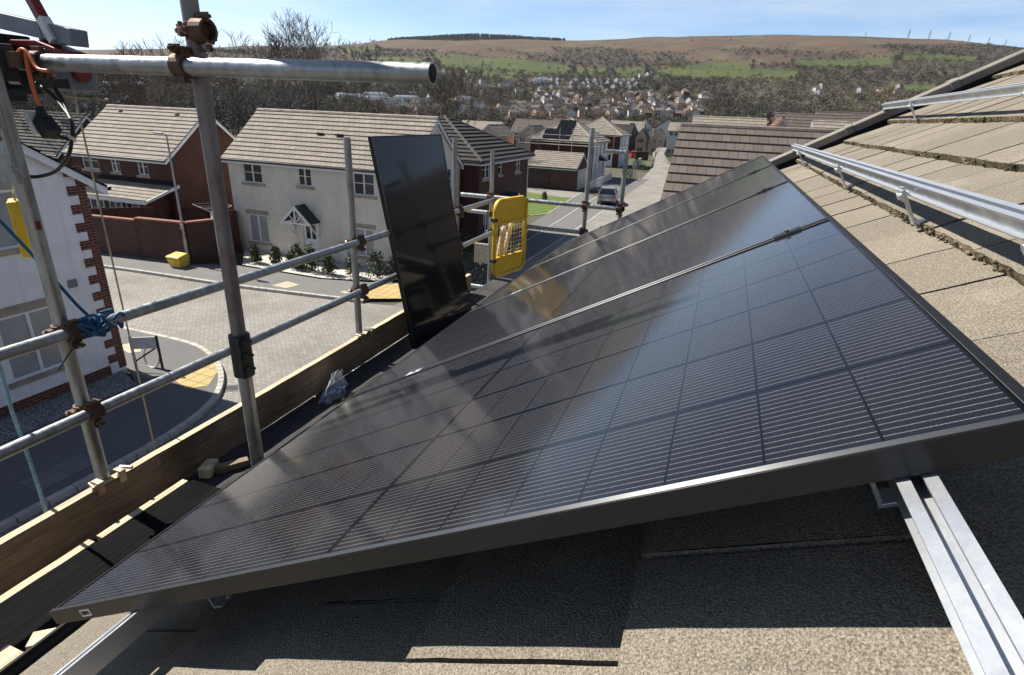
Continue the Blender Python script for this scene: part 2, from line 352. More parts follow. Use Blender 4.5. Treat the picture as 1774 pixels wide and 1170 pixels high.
# ------------------------------------------------------------------ terrain: one sheet from under the house to the hill beyond the valley
H_CAM=7.2
SKY=[(-75,3.2),(-59,3.3),(-55,3.2),(-50.6,3.7),(-43,4.5),(-39,4.8),(-35,5.25),(-31,5.8),(-27,6.15),(-23.3,6.35),(-19.4,6.45),(-14.4,6.6),(-6.8,6.99),(0.4,7.2),(9,7.0),(14.8,6.55),(19,6.0),(30,5.0),(60,4.0),(100,3.2)]
G=[(700,.14),(1000,.40),(1400,.63),(2000,.86),(2600,.955),(3200,1.0)]
Z0=[(0,0),(118,0),(160,-1.2),(220,-3.5),(300,-5),(400,-3.5)]
def lerp(T,x):
    if x<=T[0][0]: return T[0][1]
    for (a,b),(c,d) in zip(T,T[1:]):
        if x<=c: 
            t=(x-a)/(c-a); return b+(d-b)*t
    return T[-1][1]
def smooth(T,x):
    if x<=T[0][0]: return T[0][1]
    n=len(T)
    for i in range(n-1):
        a,b=T[i];c,d=T[i+1]
        if x<=c:
            h=c-a;t=(x-a)/h
            m0=(d-T[i-1][1])/(c-T[i-1][0]) if i>0 else (d-b)/h
            m1=(T[i+2][1]-b)/(T[i+2][0]-a) if i<n-2 else (d-b)/h
            return (2*t**3-3*t*t+1)*b+(t**3-2*t*t+t)*h*m0+(-2*t**3+3*t*t)*d+(t**3-t*t)*h*m1
    return T[-1][1]
def tz(x,y):
    r=math.hypot(x,y)
    if r<=118: return 0.0
    az=math.degrees(math.atan2(x,y))
    if r<=400: return smooth(Z0,r)
    E=smooth(SKY,az)
    def hi(rr):
        g=smooth(G,rr) if rr<=3200 else 1.0
        und=.10*math.sin(az*.55+rr*.004)*min(1,(rr-400)/500)*(0 if rr>3100 else 1)
        return H_CAM+rr*math.tan(math.radians(g*E+und))
    if r<700:
        t=(r-400)/300; z700=hi(700); 
        return -3.5+(z700+3.5)*(t*t*(1.6-.6*t))
    if r<=3200: return hi(r)
    return hi(3200)-(r-3200)*.03
FIELDS= [[(-8.0, 1268), (-2.9, 1629), (1.0, 1615), (1.0, 1417), (5.0, 1395), (4.9, 1214), (-0.7, 1209), (-4.0, 1153)], [(4.1, 1667), (11.4, 1798), (11.5, 1597), (4.2, 1469)], [(10.5, 1209), (15.0, 1229), (14.6, 1087), (11.2, 1065)], [(-27.8, 1926), (-24.7, 1807), (-22.9, 1696), (-20.2, 1669), (-15.7, 1604), (-14.6, 1458), (-15.0, 1264), (-18.3, 1210), (-22.8, 1196), (-26.8, 1352)], [(-11.0, 1441), (-7.9, 1440), (-7.7, 1229), (-10.7, 1264)], [(-35.8, 2507), (-32.6, 2703), (-32.1, 2054), (-35.1, 1912)], [(-25.1, 1352), (-19.3, 1289), (-19.1, 1140), (-24.6, 1144)], [(-14.5, 1511), (-11.5, 1493), (-11.4, 1336), (-14.4, 1310)], [(11.7, 1849), (16.8, 2068), (16.6, 1814), (11.8, 1675)], [(-33.2, 1724), (-27.9, 1676), (-28.1, 1436), (-32.9, 1518)]]
WOODS= [[(4.4, 1534), (9.5, 1629), (19.0, 2464), (19.8, 1337), (15.2, 1219), (10.6, 1284), (5.1, 1228)], [(-16.7, 2212), (-9.2, 1986), (-8.5, 1457), (-14.8, 1560)], [(-35.1, 2242), (-27.0, 1996), (-27.5, 1744), (-34.7, 1704)], [(9.2, 2099), (19.1, 3105), (19.2, 2196), (11.7, 1924)], [(-48.7, 3103), (-35.6, 2251), (-35.6, 1816), (-48.8, 1923)]]
TOWN=[(-262,1011,65,0),(-261,1114,70,0),(-191,1078,75,0),(-177,1076,71,1),(-230,1057,75,0),(-271,921,74,0),(-241,1042,66,0),(-197,1136,75,1),(-190,1010,68,0),(-227,1140,72,0),(-213,1074,64,0),(-277,1096,75,0),(-221,983,75,0),(-210,1139,67,0),(-282,992,67,0),(-235,959,75,0),(-245,937,73,1),(-207,994,73,0),(-246,1117,70,0),(-222,966,68,1),(-161,1061,72,0),(-309,1046,67,1),(-164,1010,73,1),(-180,1139,71,1),(-300,1058,68,0),(-246,1028,73,0),(-104,755,65,3),(-147,748,23,2),(-223,822,94,2),(-122,749,19,2),(-237,822,119,1),(-142,840,58,2),(-35,815,1,2),(-79,818,123,4),(-121,850,63,2),(-37,862,84,2),(-102,813,64,2),(-187,711,124,1),(-145,718,22,2),(-185,818,1,4),(-40,780,63,1),(-205,744,91,1),(-76,752,177,3),(-99,790,123,0),(-162,699,94,2),(-52,798,58,0),(-171,759,94,3),(-126,733,57,3),(-132,877,119,4),(-232,834,61,2),(-142,790,94,1),(-225,805,55,1),(-103,826,117,4),(-180,722,19,2),(-238,794,61,0),(-125,793,115,3),(-193,697,90,3),(-195,789,64,2),(-109,866,20,1),(-61,775,21,1),(-140,774,29,3),(-44,761,88,2),(-214,735,57,0),(-71,842,3,2),(-174,706,117,3),(-120,827,65,2),(-131,808,19,0),(-213,704,27,1),(-230,714,23,0),(-82,780,64,0),(-135,917,89,1),(-173,742,27,3),(-190,834,94,2),(-209,802,175,2),(-89,757,62,0),(-158,894,54,4),(-38,893,25,1),(-194,671,64,4),(-194,721,3,2),(-59,751,21,2),(-258,830,27,1),(-180,795,94,1),(-211,784,56,4),(-107,852,122,2),(-256,806,65,3),(-116,908,116,2),(-242,762,115,1),(-66,803,125,2),(-118,765,89,1),(-144,893,0,2),(-66,899,3,4),(-61,864,93,4),(-180,901,121,2),(-77,876,5,1),(-229,750,62,0),(-140,820,55,4),(-144,871,119,3),(-42,875,122,0),(-122,886,85,2),(-69,913,116,2),(-150,606,86,4),(-42,689,115,2),(-224,644,179,2),(-137,604,116,3),(-164,634,19,3),(-211,606,24,1),(-162,671,90,2),(-147,577,87,0),(-158,584,3,3),(-50,627,2,4),(-35,700,25,1),(-196,609,179,2),(-121,613,26,4),(-180,606,89,1),(-68,729,4,4),(-80,680,56,3),(-88,665,93,2),(-34,636,88,1),(-63,629,2,0),(-140,619,29,1),(-209,657,117,2),(-231,604,55,3),(-63,671,63,0),(-213,592,21,1),(-207,576,21,2),(-136,676,0,3),(-112,630,61,0),(-211,623,175,3),(-84,736,19,0),(-53,640,92,4),(-131,655,177,2),(-62,695,119,0),(-168,591,64,3),(-72,654,176,2),(-97,683,115,2),(-117,700,0,2),(-185,645,20,3),(-121,682,54,4),(-81,622,29,4),(-41,725,23,2),(-114,599,55,2),(-31,654,3,4),(-96,703,94,1),(-130,642,85,3),(-181,580,87,3),(-170,649,2,1),(-197,544,27,2),(-76,711,88,1),(-207,555,24,3),(-195,565,22,1),(-108,713,92,1),(-39,749,87,2),(-232,621,95,3),(-82,647,86,2),(-60,713,58,2),(-194,654,94,3),(-180,565,62,2),(-96,622,22,0),(-136,630,178,1),(-185,623,5,4),(-157,647,62,3),(-149,662,85,4),(-125,716,114,3),(-47,737,114,3),(-111,659,27,3),(-138,589,29,3),(-85,634,30,2),(-44,648,123,2),(-200,629,19,3),(-220,574,2,0),(-127,596,87,2),(-159,561,25,3),(-114,642,177,2),(-95,643,2,2),(-38,675,27,2),(-92,715,87,2),(-209,643,177,3),(-37,711,89,2),(-347,603,3,5),(-394,560,57,5),(-342,651,58,0),(-289,636,84,5),(-343,695,61,0),(-380,675,176,0),(-398,618,2,5),(-317,594,24,0),(-363,567,63,5),(-290,608,4,2),(-309,534,123,1),(-276,535,94,2),(-347,556,85,1),(-236,654,175,3),(-337,528,89,3),(-301,500,95,2),(-246,596,65,3),(-251,547,93,1),(-271,498,54,3),(-260,598,92,1),(-244,580,90,1),(-286,508,0,3),(-278,568,119,1),(-328,546,20,0),(-314,563,26,1),(-372,998,2,0),(-363,885,2,1),(-426,963,62,0),(-359,933,24,1),(-414,977,54,0),(-443,964,27,1),(-280,891,121,0),(-265,843,57,0),(-310,873,94,0),(-366,969,21,0),(-327,1049,114,5),(-374,897,0,0),(-318,1012,20,5),(-352,919,119,5),(-380,865,22,1),(-304,856,28,0),(109,950,65,1),(171,1021,61,1),(243,1123,54,3),(112,1009,116,0),(205,1049,117,3),(125,1057,55,3),(222,1033,84,3),(229,1049,2,0),(-900,774,118,0),(-728,901,176,3),(-647,460,84,3),(-639,677,87,1),(-610,462,59,5),(-686,629,91,5),(-832,583,90,3),(-756,995,21,1),(-615,491,4,1),(-825,768,87,5),(-891,741,61,0),(-892,798,26,3),(-595,446,25,1),(-951,948,1,3),(-163,1248,60,0),(-166,1227,58,0),(-180,1220,118,0),(-605,1127,3,0),(-528,990,54,1),(-547,1000,0,1),(-531,1175,60,1),(-597,1052,117,0),(-542,1092,65,0),(-469,1100,118,1),(-483,949,56,0),(-454,1001,89,0),(-442,1061,85,1)]
def pip(p, poly):
    x, y = p; ins = False; n = len(poly)
    for i in range(n):
        x1, y1 = poly[i]; x2, y2 = poly[(i+1) % n]
        if (y1 > y) != (y2 > y) and x < (x2-x1)*(y-y1)/(y2-y1)+x1: ins = not ins
    return ins
def azr(x, y): return math.degrees(math.atan2(x, y)), math.hypot(x, y)
def wood_density(az, r):
    """0..1: how thickly the hillside is wooded at a bearing and distance"""
    for f in FIELDS:
        if pip((az, r), f): return .035
    n = mnoise.noise(Vector((az*.22, r*.0035, 3.1)))+.5*mnoise.noise(Vector((az*.7, r*.012, 9.7)))
    for w in WOODS:
        if pip((az, r), w): return 1. if n > -.6 else .5
    if r < 420: return 0
    if r < 560: return .35
    if r < 1500: return .95 if n > -.45 else .35
    if r < 1950: return .6 if n > .05 else .03
    return .10 if n > .5 else .003
def terrain():
    rs = [0, 20, 40, 60, 80, 100, 118]+[118+(4000-118)*((i/150)**1.45) for i in range(1, 151)]+[5000, 7000]
    azs = [-180+i*4 for i in range(26)]+[-78+i*.5 for i in range(1, 260)]+[52+i*4 for i in range(1, 32)]
    azs = sorted(set(a for a in azs if -180 <= a < 180)); na = len(azs); vs = []; cols = []
    for r in rs:
        for a in azs:
            x, y = r*math.sin(R(a)), r*math.cos(R(a)); z = tz(x, y)
            n = mnoise.noise(Vector((x*.006, y*.006, 0)))+.6*mnoise.noise(Vector((x*.03, y*.03, 5)))
            if r > 250: z += n*min(5, r*.0022)*(1 if r < 2700 else .5)
            vs.append((x, y, z-.02 if r < 119 else z))
            g = .5+.5*n
            if r < 110: c = (.10, .095, .07)
            elif any(pip((a, r), f) for f in FIELDS): c = (.070+.025*n, .086+.02*n, .034)
            elif r < 420: c = (.09, .10, .06)
            elif r < 1500: c = (.070+.02*g, .062+.018*g, .045+.01*g)
            else:
                w = wood_density(a, r)
                c = (.07, .058, .045) if w > .3 else (.098+.03*n, .070+.02*n, .052+.013*n)
                if w <= .3 and mnoise.noise(Vector((a*.5, r*.006, 7))) > .28: c = (.10, .10, .055)
            cols.append((*c, 1))
    fs = []
    for i in range(len(rs)-1):
        for j in range(na):
            a = i*na+j; b = i*na+(j+1) % na; fs.append((a, b, b+na, a+na))
    me = bpy.data.meshes.new('ground'); me.from_pydata(vs, [], fs); me.materials.append(mk_attr('ground_cover', .95, .22, .06))
    ca = me.color_attributes.new('Col', 'FLOAT_COLOR', 'POINT'); ca.data.foreach_set('color', [k for c in cols for k in c])
    me.polygons.foreach_set('use_smooth', [True]*len(me.polygons))
    o = bpy.data.objects.new('ground', me); COL.objects.link(o); prop(o, kind='structure')
terrain()

# ------------------------------------------------------------------ roads, paths, kerbs
def arc(pts, n=5): return [(p.x, p.y) for p in bez([(x, y, 0) for x, y in pts], n)]
near_kerb = arc([(-40, 12.3), (-24, 12.0), (-18, 12.02), (-14.9, 11.96), (-13.41, 11.43), (-12.29, 10.64), (-11.48, 9.68), (-11.05, 8.6), (-10.9, 7.19), (-10.92, 5.7), (-11.0, 2), (-11.0, -8), (-11, -30)])
far_kerb = arc([(-45, 16.6), (-30, 16.85), (-23.42, 17.2), (-18.69, 17.4), (-16.54, 17.62), (-13.62, 17.95), (-12.6, 18.05)])
sheet('block_paving', [near_kerb[::-1]+far_kerb+[(-11.4, 18.3), (-1.5, 18.3), (-1.5, -30)]], .004, M['paving'])
sheet('road', [[(-9.0, 18.3), (-1.5, 18.3), (-1.5, 30), (-4.2, 50), (-5.2, 67), (-7.2, 100), (-14.2, 150), (-20.5, 230), (-23.2, 230), (-17.0, 150), (-11.6, 108), (-9.8, 76), (-8.9, 58), (-8.9, 47), (-8.9, 30)]], .008, M['pavingpale'])
sheet('pavement', [far_kerb[::-1]+[(-45, 18.9), (-23, 19.0), (-20.6, 19.85), (-16, 19.75), (-13.9, 20.3), (-12.6, 21.0)]], .11, M['asphalt'], thick=.2)
sheet('footpath', [near_kerb+[(-13.76, -30), (-13.76, 9.24), (-14.86, 9.88), (-40, 9.88)]], .11, M['asphalt2'], thick=.2)
sheet('footway', [[(-12.6, 18.05), (-11.4, 18.3), (-10.8, 24), (-10.75, 30), (-10.9, 41), (-11.4, 57), (-9.0, 57), (-8.95, 30), (-9.1, 18.3), (-11, 18.25)]], .006, M['asphalt'])
sheet('driveway', [[(-12.6, 21.0), (-11.2, 22), (-10.95, 30), (-11.0, 41), (-11.5, 57), (-13.4, 59.5), (-13.1, 50), (-12.5, 41.5), (-12.0, 27.9), (-12.8, 27.8)]], .010, M['asphalt2'])
sheet('garage_court', [[(-21, 59.4), (-13.4, 59.5), (-13.3, 54.2), (-16.2, 54.6), (-20.5, 57.2)]], .012, M['pavingpale'])
sheet('side_driveway', [[(-15.0, 61.9), (-13.1, 61.9), (-9.0, 60.0), (-9.0, 80), (-15.0, 80)]], .014, M['asphalt2'])
prop(sheet('lawn', [[(-22, 42.2), (-13.5, 42.0), (-12.65, 43.7), (-13.2, 53.9), (-16.2, 54.6), (-20.5, 57), (-24, 57)]], .03, M['grass']), kind='structure')
def kerb_line(name, pts, w, z0, z1, m):
    b = MB(); P = [Vector((x, y, 0)) for x, y in pts]; acc = 0
    # individual kerb stones with fine joints
    seg = []
    for a, c in zip(P, P[1:]):
        L_ = (c-a).length; k = max(1, round(L_/.9))
        for i in range(k): seg.append((a+(c-a)*(i/k), a+(c-a)*((i+1)/k)))
    for a, c in seg:
        d = (c-a); l = d.length
        if l < .02: continue
        d /= l; nrm = Vector((-d.y, d.x, 0))*w/2; e = d*.006
        b.prism([a-nrm+e+Vector((0, 0, z0)), c-nrm-e+Vector((0, 0, z0)), c+nrm-e+Vector((0, 0, z0)), a+nrm+e+Vector((0, 0, z0))], (0, 0, z1-z0))
    return prop(b.build(name, m, bevel=.015), kind='structure')
kerb_line('near_kerb', near_kerb, .15, -.1, .125, M['kerb'])
kerb_line('far_kerb', far_kerb, .15, -.1, .125, M['kerb'])
kerb_line('drive_kerb', [(-9.05, 23), (-9.02, 28.8), (-8.95, 36), (-8.9, 44), (-9.0, 50), (-8.95, 58)], .13, -.05, .03, M['kerb'])
kerb_line('edging_kerb', [(-10.85, 22), (-10.75, 30), (-10.92, 41.4), (-11.15, 48), (-11.4, 57)], .12, -.05, .03, M['kerb'])
kerb_line('lawn_kerb', [(-13.5, 42.0), (-12.6, 43.7), (-13.2, 54.0), (-13.4, 59.4)], .10, -.05, .04, M['kerb'])
kerb_line('road_kerb', [(-5.0, 64), (-6.0, 76), (-6.6, 100)], .14, -.05, .1, M['kerb'])
sheet('tactile_paving', [[(-13.25, 9.9), (-13.35, 10.75), (-13.05, 11.2), (-12.5, 10.72), (-12.05, 9.98), (-12.4, 9.6)]], .116, M['tactile'])
sheet('tactile_crossing', [[(-13.45, 19.85), (-12.6, 20.75), (-11.35, 18.95), (-12.75, 18.2)]], .118, M['tactile'])
sheet('white_gravel', [[(-22.7, 22.3), (-20.6, 20.0), (-18.5, 19.95), (-16, 19.9), (-14, 20.5), (-12.9, 21.3), (-13.0, 22.4)]], .125, M['gravelwhite'])
sheet('dark_gravel', [[(-14.88, -10), (-13.75, -10), (-13.75, 9.25), (-14.88, 9.7)]], .120, M['graveldark'])
def flat_thing(name, pts, z, m, label, cat, th=.012):
    b = MB(); b.prism([(x, y, z) for x, y in pts], (0, 0, th)); cx = sum(p[0] for p in pts)/len(pts); cy = sum(p[1] for p in pts)/len(pts)
    return prop(b.build(name, m, org=(cx, cy, z)), label, cat)
flat_thing('access_cover', [(-17.1, 17.98), (-16.95, 18.8), (-16.15, 18.6), (-16.3, 17.95)], .108, M['slab'], 'pale concrete access cover in the far pavement opposite the white gravel bed', 'access cover')
flat_thing('access_cover', [(-11.95, 5.35), (-11.85, 6.5), (-11.25, 6.35), (-11.3, 5.3)], .108, M['slabgrey'], 'grey access cover in the shaded path below the left scaffold pole', 'access cover')
flat_thing('access_cover', [(-16.6, 10.85), (-16.4, 11.4), (-15.6, 10.85), (-15.8, 10.6)], .108, M['slab'], 'pale access cover in the sunlit path behind the brick house corner', 'access cover')
flat_thing('drain_cover', [(-14.1, 18.55), (-13.95, 18.8), (-13.6, 18.7), (-13.75, 18.45)], .108, M['slab'], 'small pale drain cover in far pavement near the yellow paving', 'drain cover')
g = thing('drain_grate', (-11.55, 10.2, 0), 'dark iron drain grate in block paving beside the curved kerb', 'drain grate')
b = MB(); b.prism([(-11.87, 10.31, .0), (-11.51, 10.52, .0), (-11.26, 10.2, .0), (-11.6, 10.0, .0)], (0, 0, .012)); b.build('grate_frame', M['slabgrey'], g)
b = MB()
for i in range(9):
    t = (i+.7)/9.6; a = Vector((-11.85, 10.27, .014)).lerp(Vector((-11.62, 10.03, .014)), .1); 
    p = Vector((-11.83, 10.30, .016)).lerp(Vector((-11.52, 10.49, .016)), t); q = Vector((-11.60, 10.03, .016)).lerp(Vector((-11.29, 10.21, .016)), t)
    b.tube([p.lerp(q, .08), p.lerp(q, .92)], .009, 4)
b.build('bar', M['black'], g)
# ------------------------------------------------------------------ houses
def slope(mb, e0, e1, r1, r0, n, nose=.035, mi=0):
    """a tiled roof slope as n overlapping courses; e0-e1 along the eave, r0-r1 along the ridge (may meet in a point)"""
    e0, e1, r0, r1 = map(Vector, (e0, e1, r0, r1)); N = (e1-e0).cross(r0-e0 if (r0-e0).length > .01 else r1-e0).normalized()
    if N.z < 0: N = -N
    U = (e1-e0).normalized()
    L = lambda t: e0.lerp(r0, t); Rr = lambda t: e1.lerp(r1, t); prev = None
    for i in range(n):
        t0, t1 = i/n, (i+1)/n; a, b, c, d = L(t0)+N*nose, Rr(t0)+N*nose, Rr(t1), L(t1)
        uu = lambda p: (p-e0).dot(U)
        if (c-d).length < .01: mb.tri(a, b, c, mi, [(uu(a), i), (uu(b), i), (uu(c), i+.98)])
        else: mb.quad(a, b, c, d, mi, [(uu(a), i), (uu(b), i), (uu(c), i+.98), (uu(d), i+.98)])
        lo = (L(t0)-N*.02, Rr(t0)-N*.02)
        mb.quad(lo[0], lo[1], b, a, mi, [(0, .5)]*4)
def window(root, T, s0, s1, z0, z1, fx, outn, style, sill=True, lintel=False, fm='white', glass='glass'):
    """T(s, depth, z) maps along-wall, outward depth and height to the world; frame sits in the 9 cm reveal"""
    fr = MB(); d0, d1 = -.085, -.03; w = .055
    def bar(a0, a1, c0, c1, e0=d0, e1=d1):
        p = [T(a0, e0, c0), T(a1, e0, c0), T(a1, e1, c0), T(a0, e1, c0)]; fr.prism(p, Vector((0, 0, c1-c0)))
    bar(s0, s1, z0, z0+w); bar(s0, s1, z1-w, z1); bar(s0, s0+w, z0+w, z1-w); bar(s1-w, s1, z0+w, z1-w)
    k = 2 if style != 'one' else 1
    if k == 2: m = (s0+s1)/2; bar(m-w*.6, m+w*.6, z0+w, z1-w)
    if style == 'bars':
        zm = z0+(z1-z0)*.5
        for a, c in ((s0+w, (s0+s1)/2-w*.6), ((s0+s1)/2+w*.6, s1-w)):
            bar(a, c, zm-.014, zm+.014, d0+.01, d1-.01)
    if style == 'one':
        zm = z0+(z1-z0)*.5; bar(s0+w, s1-w, zm-.02, zm+.02, d0+.01, d1-.01)
    f = fr.build('window', M[fm], root)
    p = MB(); p.quad(T(s0+.02, -.07, z0+.02), T(s1-.02, -.07, z0+.02), T(s1-.02, -.07, z1-.02), T(s0+.02, -.07, z1-.02)); p.build('pane', M[glass], f)
    if sill:
        q = MB(); q.prism([T(s0-.12, -.02, z0-.13), T(s1+.12, -.02, z0-.13), T(s1+.12, .06, z0-.13), T(s0-.12, .06, z0-.13)], (0, 0, .125)); q.build('sill', M['stone'], f)
    if lintel:
        q = MB(); q.prism([T(s0-.12, -.02, z1+.004), T(s1+.12, -.02, z1+.004), T(s1+.12, .004, z1+.004), T(s0-.12, .004, z1+.004)], (0, 0, .22)); q.build('lintel', M['stone'], f)
    return f
def wall_face(mb, T, s0, s1, z0, z1, holes, mi=0):
    ss = sorted(set([s0, s1]+[h for q in holes for h in q[:2]])); zs = sorted(set([z0, z1]+[h for q in holes for h in q[2:4]]))
    for i in range(len(ss)-1):
        for j in range(len(zs)-1):
            cs, cz = (ss[i]+ss[i+1])/2, (zs[j]+zs[j+1])/2
            if any(h[0] < cs < h[1] and h[2] < cz < h[3] for h in holes): continue
            mb.quad(T(ss[i], 0, zs[j]), T(ss[i+1], 0, zs[j]), T(ss[i+1], 0, zs[j+1]), T(ss[i], 0, zs[j+1]), mi)
    for a, c, e, g in [h[:4] for h in holes]:
        for (p, q) in (((a, e), (c, e)), ((c, e), (c, g)), ((c, g), (a, g)), ((a, g), (a, e))):
            mb.quad(T(p[0], 0, p[1]), T(q[0], 0, q[1]), T(q[0], -.1, q[1]), T(p[0], -.1, p[1]), mi)
def house(name, label, cat, x0, x1, y0, y1, zg, ze, zr, axis, wall, roof, wins=(), n=12, over=.28, gov=.08, hip=(0, 0), wall2=None, group=None, fascia=True, ridgecap=True, nose=.042, zr_y=None):
    root = thing(name, ((x0+x1)/2, (y0+y1)/2, zg), label, cat, group)
    sw = axis == 'Y'
    a0, a1, b0, b1 = (y0, y1, x0, x1) if sw else (x0, x1, y0, y1)
    Q = (lambda a, b, z: Vector((b, a, z))) if sw else (lambda a, b, z: Vector((a, b, z)))
    bc = (b0+b1)/2 if zr_y is None else zr_y
    TS = {'b0': lambda s, d, z: Q(s, b0-d, z), 'b1': lambda s, d, z: Q(s, b1+d, z), 'a0': lambda s, d, z: Q(a0-d, s, z), 'a1': lambda s, d, z: Q(a1+d, s, z)}
    side = {'-Y': 'b0', '+Y': 'b1', '-X': 'a0', '+X': 'a1'} if not sw else {'-X': 'b0', '+X': 'b1', '-Y': 'a0', '+Y': 'a1'}
    wb = MB(); w2 = {side[k]: 1 for k in (wall2 or ())}
    for s, T in TS.items():
        hs = [w[1:5] for w in wins if side[w[0]] == s]; lo, hi = (a0, a1) if s[0] == 'b' else (b0, b1)
        wall_face(wb, T, lo, hi, zg-.3, ze, hs, w2.get(s, 0))
    for s, a, h in (('a0', a0, hip[0]), ('a1', a1, hip[1])):
        if not h: wb.tri(Q(a, b0, ze), Q(a, b1, ze), Q(a, bc, zr-.05), w2.get(s, 0))
    mats = [M[wall]]+([M[list(wall2.values())[0]]] if wall2 else [])
    wb.build('wall', mats, root)
    for w in wins:
        T = TS[side[w[0]]]; st = w[5]
        if st == 'door':
            d = MB(); s0_, s1_, z0_, z1_ = w[1:5]
            d.prism([T(s0_, -.09, z0_), T(s1_, -.09, z0_), T(s1_, -.04, z0_), T(s0_, -.04, z0_)], (0, 0, z1_-z0_)); do = d.build('door', M['white'], root)
            p = MB(); ww = (s1_-s0_)
            for u0, u1 in ((.18, .44), (.56, .82)):
                p.quad(T(s0_+ww*u0, -.035, z0_+1.0), T(s0_+ww*u1, -.035, z0_+1.0), T(s0_+ww*u1, -.035, z1_-.18), T(s0_+ww*u0, -.035, z1_-.18))
            p.build('pane', M['glass'], do)
            h = MB(); h.tube([T(s0_+.08, -.02, z0_+.95), T(s0_+.2, -.02, z0_+.95)], .014, 6); h.tube([T(s0_+ww*.35, -.03, z0_+.8), T(s0_+ww*.65, -.03, z0_+.8)], .018, 6); h.build('handle', M['tube'], do)
        else:
            kw = w[6] if len(w) > 6 else {}
            window(root, T, *w[1:5], None, None, st, **kw)
    # roof: slopes, ridge tiles
    k = (zr-ze)/((b1-b0)/2 if zr_y is None else (bc-b0)); zo = ze-over*k+.05; rb = MB()
    A0, A1 = a0-(over if hip[0] else gov), a1+(over if hip[1] else gov)
    ra0, ra1 = (a0+hip[0] if hip[0] else A0), (a1-hip[1] if hip[1] else A1)
    k2 = (zr-ze)/(b1-bc); zo1 = ze-over*k2+.05
    slope(rb, Q(A0, b0-over, zo), Q(A1, b0-over, zo), Q(ra1, bc, zr), Q(ra0, bc, zr), n, nose)
    slope(rb, Q(A1, b1+over, zo1), Q(A0, b1+over, zo1), Q(ra0, bc, zr), Q(ra1, bc, zr), n, nose)
    if hip[0]: slope(rb, Q(A0, b1+over, zo1), Q(A0, b0-over, zo), Q(ra0, bc, zr), Q(ra0, bc, zr), n, nose)
    if hip[1]: slope(rb, Q(A1, b0-over, zo), Q(A1, b1+over, zo1), Q(ra1, bc, zr), Q(ra1, bc, zr), n, nose)
    # soffit underside
    d = Vector((0, 0, -.05))
    rb.quad(Q(A0, b0-over, zo)+d, Q(A1, b0-over, zo)+d, Q(ra1, bc, zr)+d*2, Q(ra0, bc, zr)+d*2, 0, [(0, 0)]*4)
    rb.quad(Q(A0, b1+over, zo1)+d, Q(A1, b1+over, zo1)+d, Q(ra1, bc, zr)+d*2, Q(ra0, bc, zr)+d*2, 0, [(0, 0)]*4)
    ro = rb.build('roof', M[roof], root)
    if ridgecap:
        cb = MB()
        def caps(p, q):
            L_ = (q-p).length; m = max(1, int(L_/.45))
            for i in range(m):
                u, v = p.lerp(q, i/m), p.lerp(q, (i+.97)/m); cb.tube([u, v], .105, 8, r1=.1)
        lift = Vector((0, 0, -.015))
        caps(Q(ra0, bc, zr)+lift, Q(ra1, bc, zr)+lift)
        if hip[0]: [caps(Q(A0, b, z)+lift, Q(ra0, bc, zr)+lift) for b, z in ((b0-over, zo), (b1+over, zo1))]
        if hip[1]: [caps(Q(A1, b, z)+lift, Q(ra1, bc, zr)+lift) for b, z in ((b0-over, zo), (b1+over, zo1))]
        cb.build('ridge_tile', mk(roof+'_ridge', sc3({'rooftan': (.30, .265, .225), 'roofbrown': (.15, .127, .11), 'roofdark': (.05, .048, .046), 'roofred': (.2, .09, .06), 'slate': (.06, .065, .075)}[roof], 1.05), .85) if roof+'_ridge' not in M else M[roof+'_ridge'], ro)
    if fascia:
        fb = MB()
        for b, z in ((b0-over+.03, zo), (b1+over-.03, zo1)): fb.prism([Q(A0+.02, b-.012, z-.2), Q(A1-.02, b-.012, z-.2), Q(A1-.02, b+.012, z-.2), Q(A0+.02, b+.012, z-.2)], (0, 0, .16))
        for h, a, s in ((hip[0], A0+.03, 0), (hip[1], A1-.03, 1)):
            if h: fb.prism([Q(a-.012, b0-over+.05, zo-.2), Q(a+.012, b0-over+.05, zo-.2), Q(a+.012, b1+over-.05, zo-.2), Q(a-.012, b1+over-.05, zo-.2)], (0, 0, .16))
            else:
                e = .02 if s else -.02
                for b, z in ((b0-over, zo), (b1+over, zo1)):
                    p = [Q(a, b, z-.22), Q(a, b, z-.03), Q(a, bc, zr-.03), Q(a, bc, zr-.22)]; fb.prism(p, Q(e, 0, 0))
        fb.build('fascia', M['white'], root)
        gb = MB()
        for b, z in ((b0-over-.05, zo), (b1+over+.05, zo1)): gb.tube([Q(A0, b, z-.05), Q(A1, b, z-.05)], .055, 8)
        for h, a in ((hip[0], A0-.05), (hip[1], A1+.05)):
            if h: gb.tube([Q(a, b0-over, zo-.05), Q(a, b1+over, zo-.05)], .055, 8)
        gb.parts('gutter', M['gutter'], root)
    return root
for k in ('rooftan', 'roofbrown', 'roofdark', 'roofred', 'slate'):
    M[k+'_ridge'] = mk(k+'_ridge', sc3({'rooftan': (.30, .265, .225), 'roofbrown': (.15, .127, .11), 'roofdark': (.05, .048, .046), 'roofred': (.2, .09, .06), 'slate': (.06, .065, .075)}[k], 1.05), .85, .3, 2)
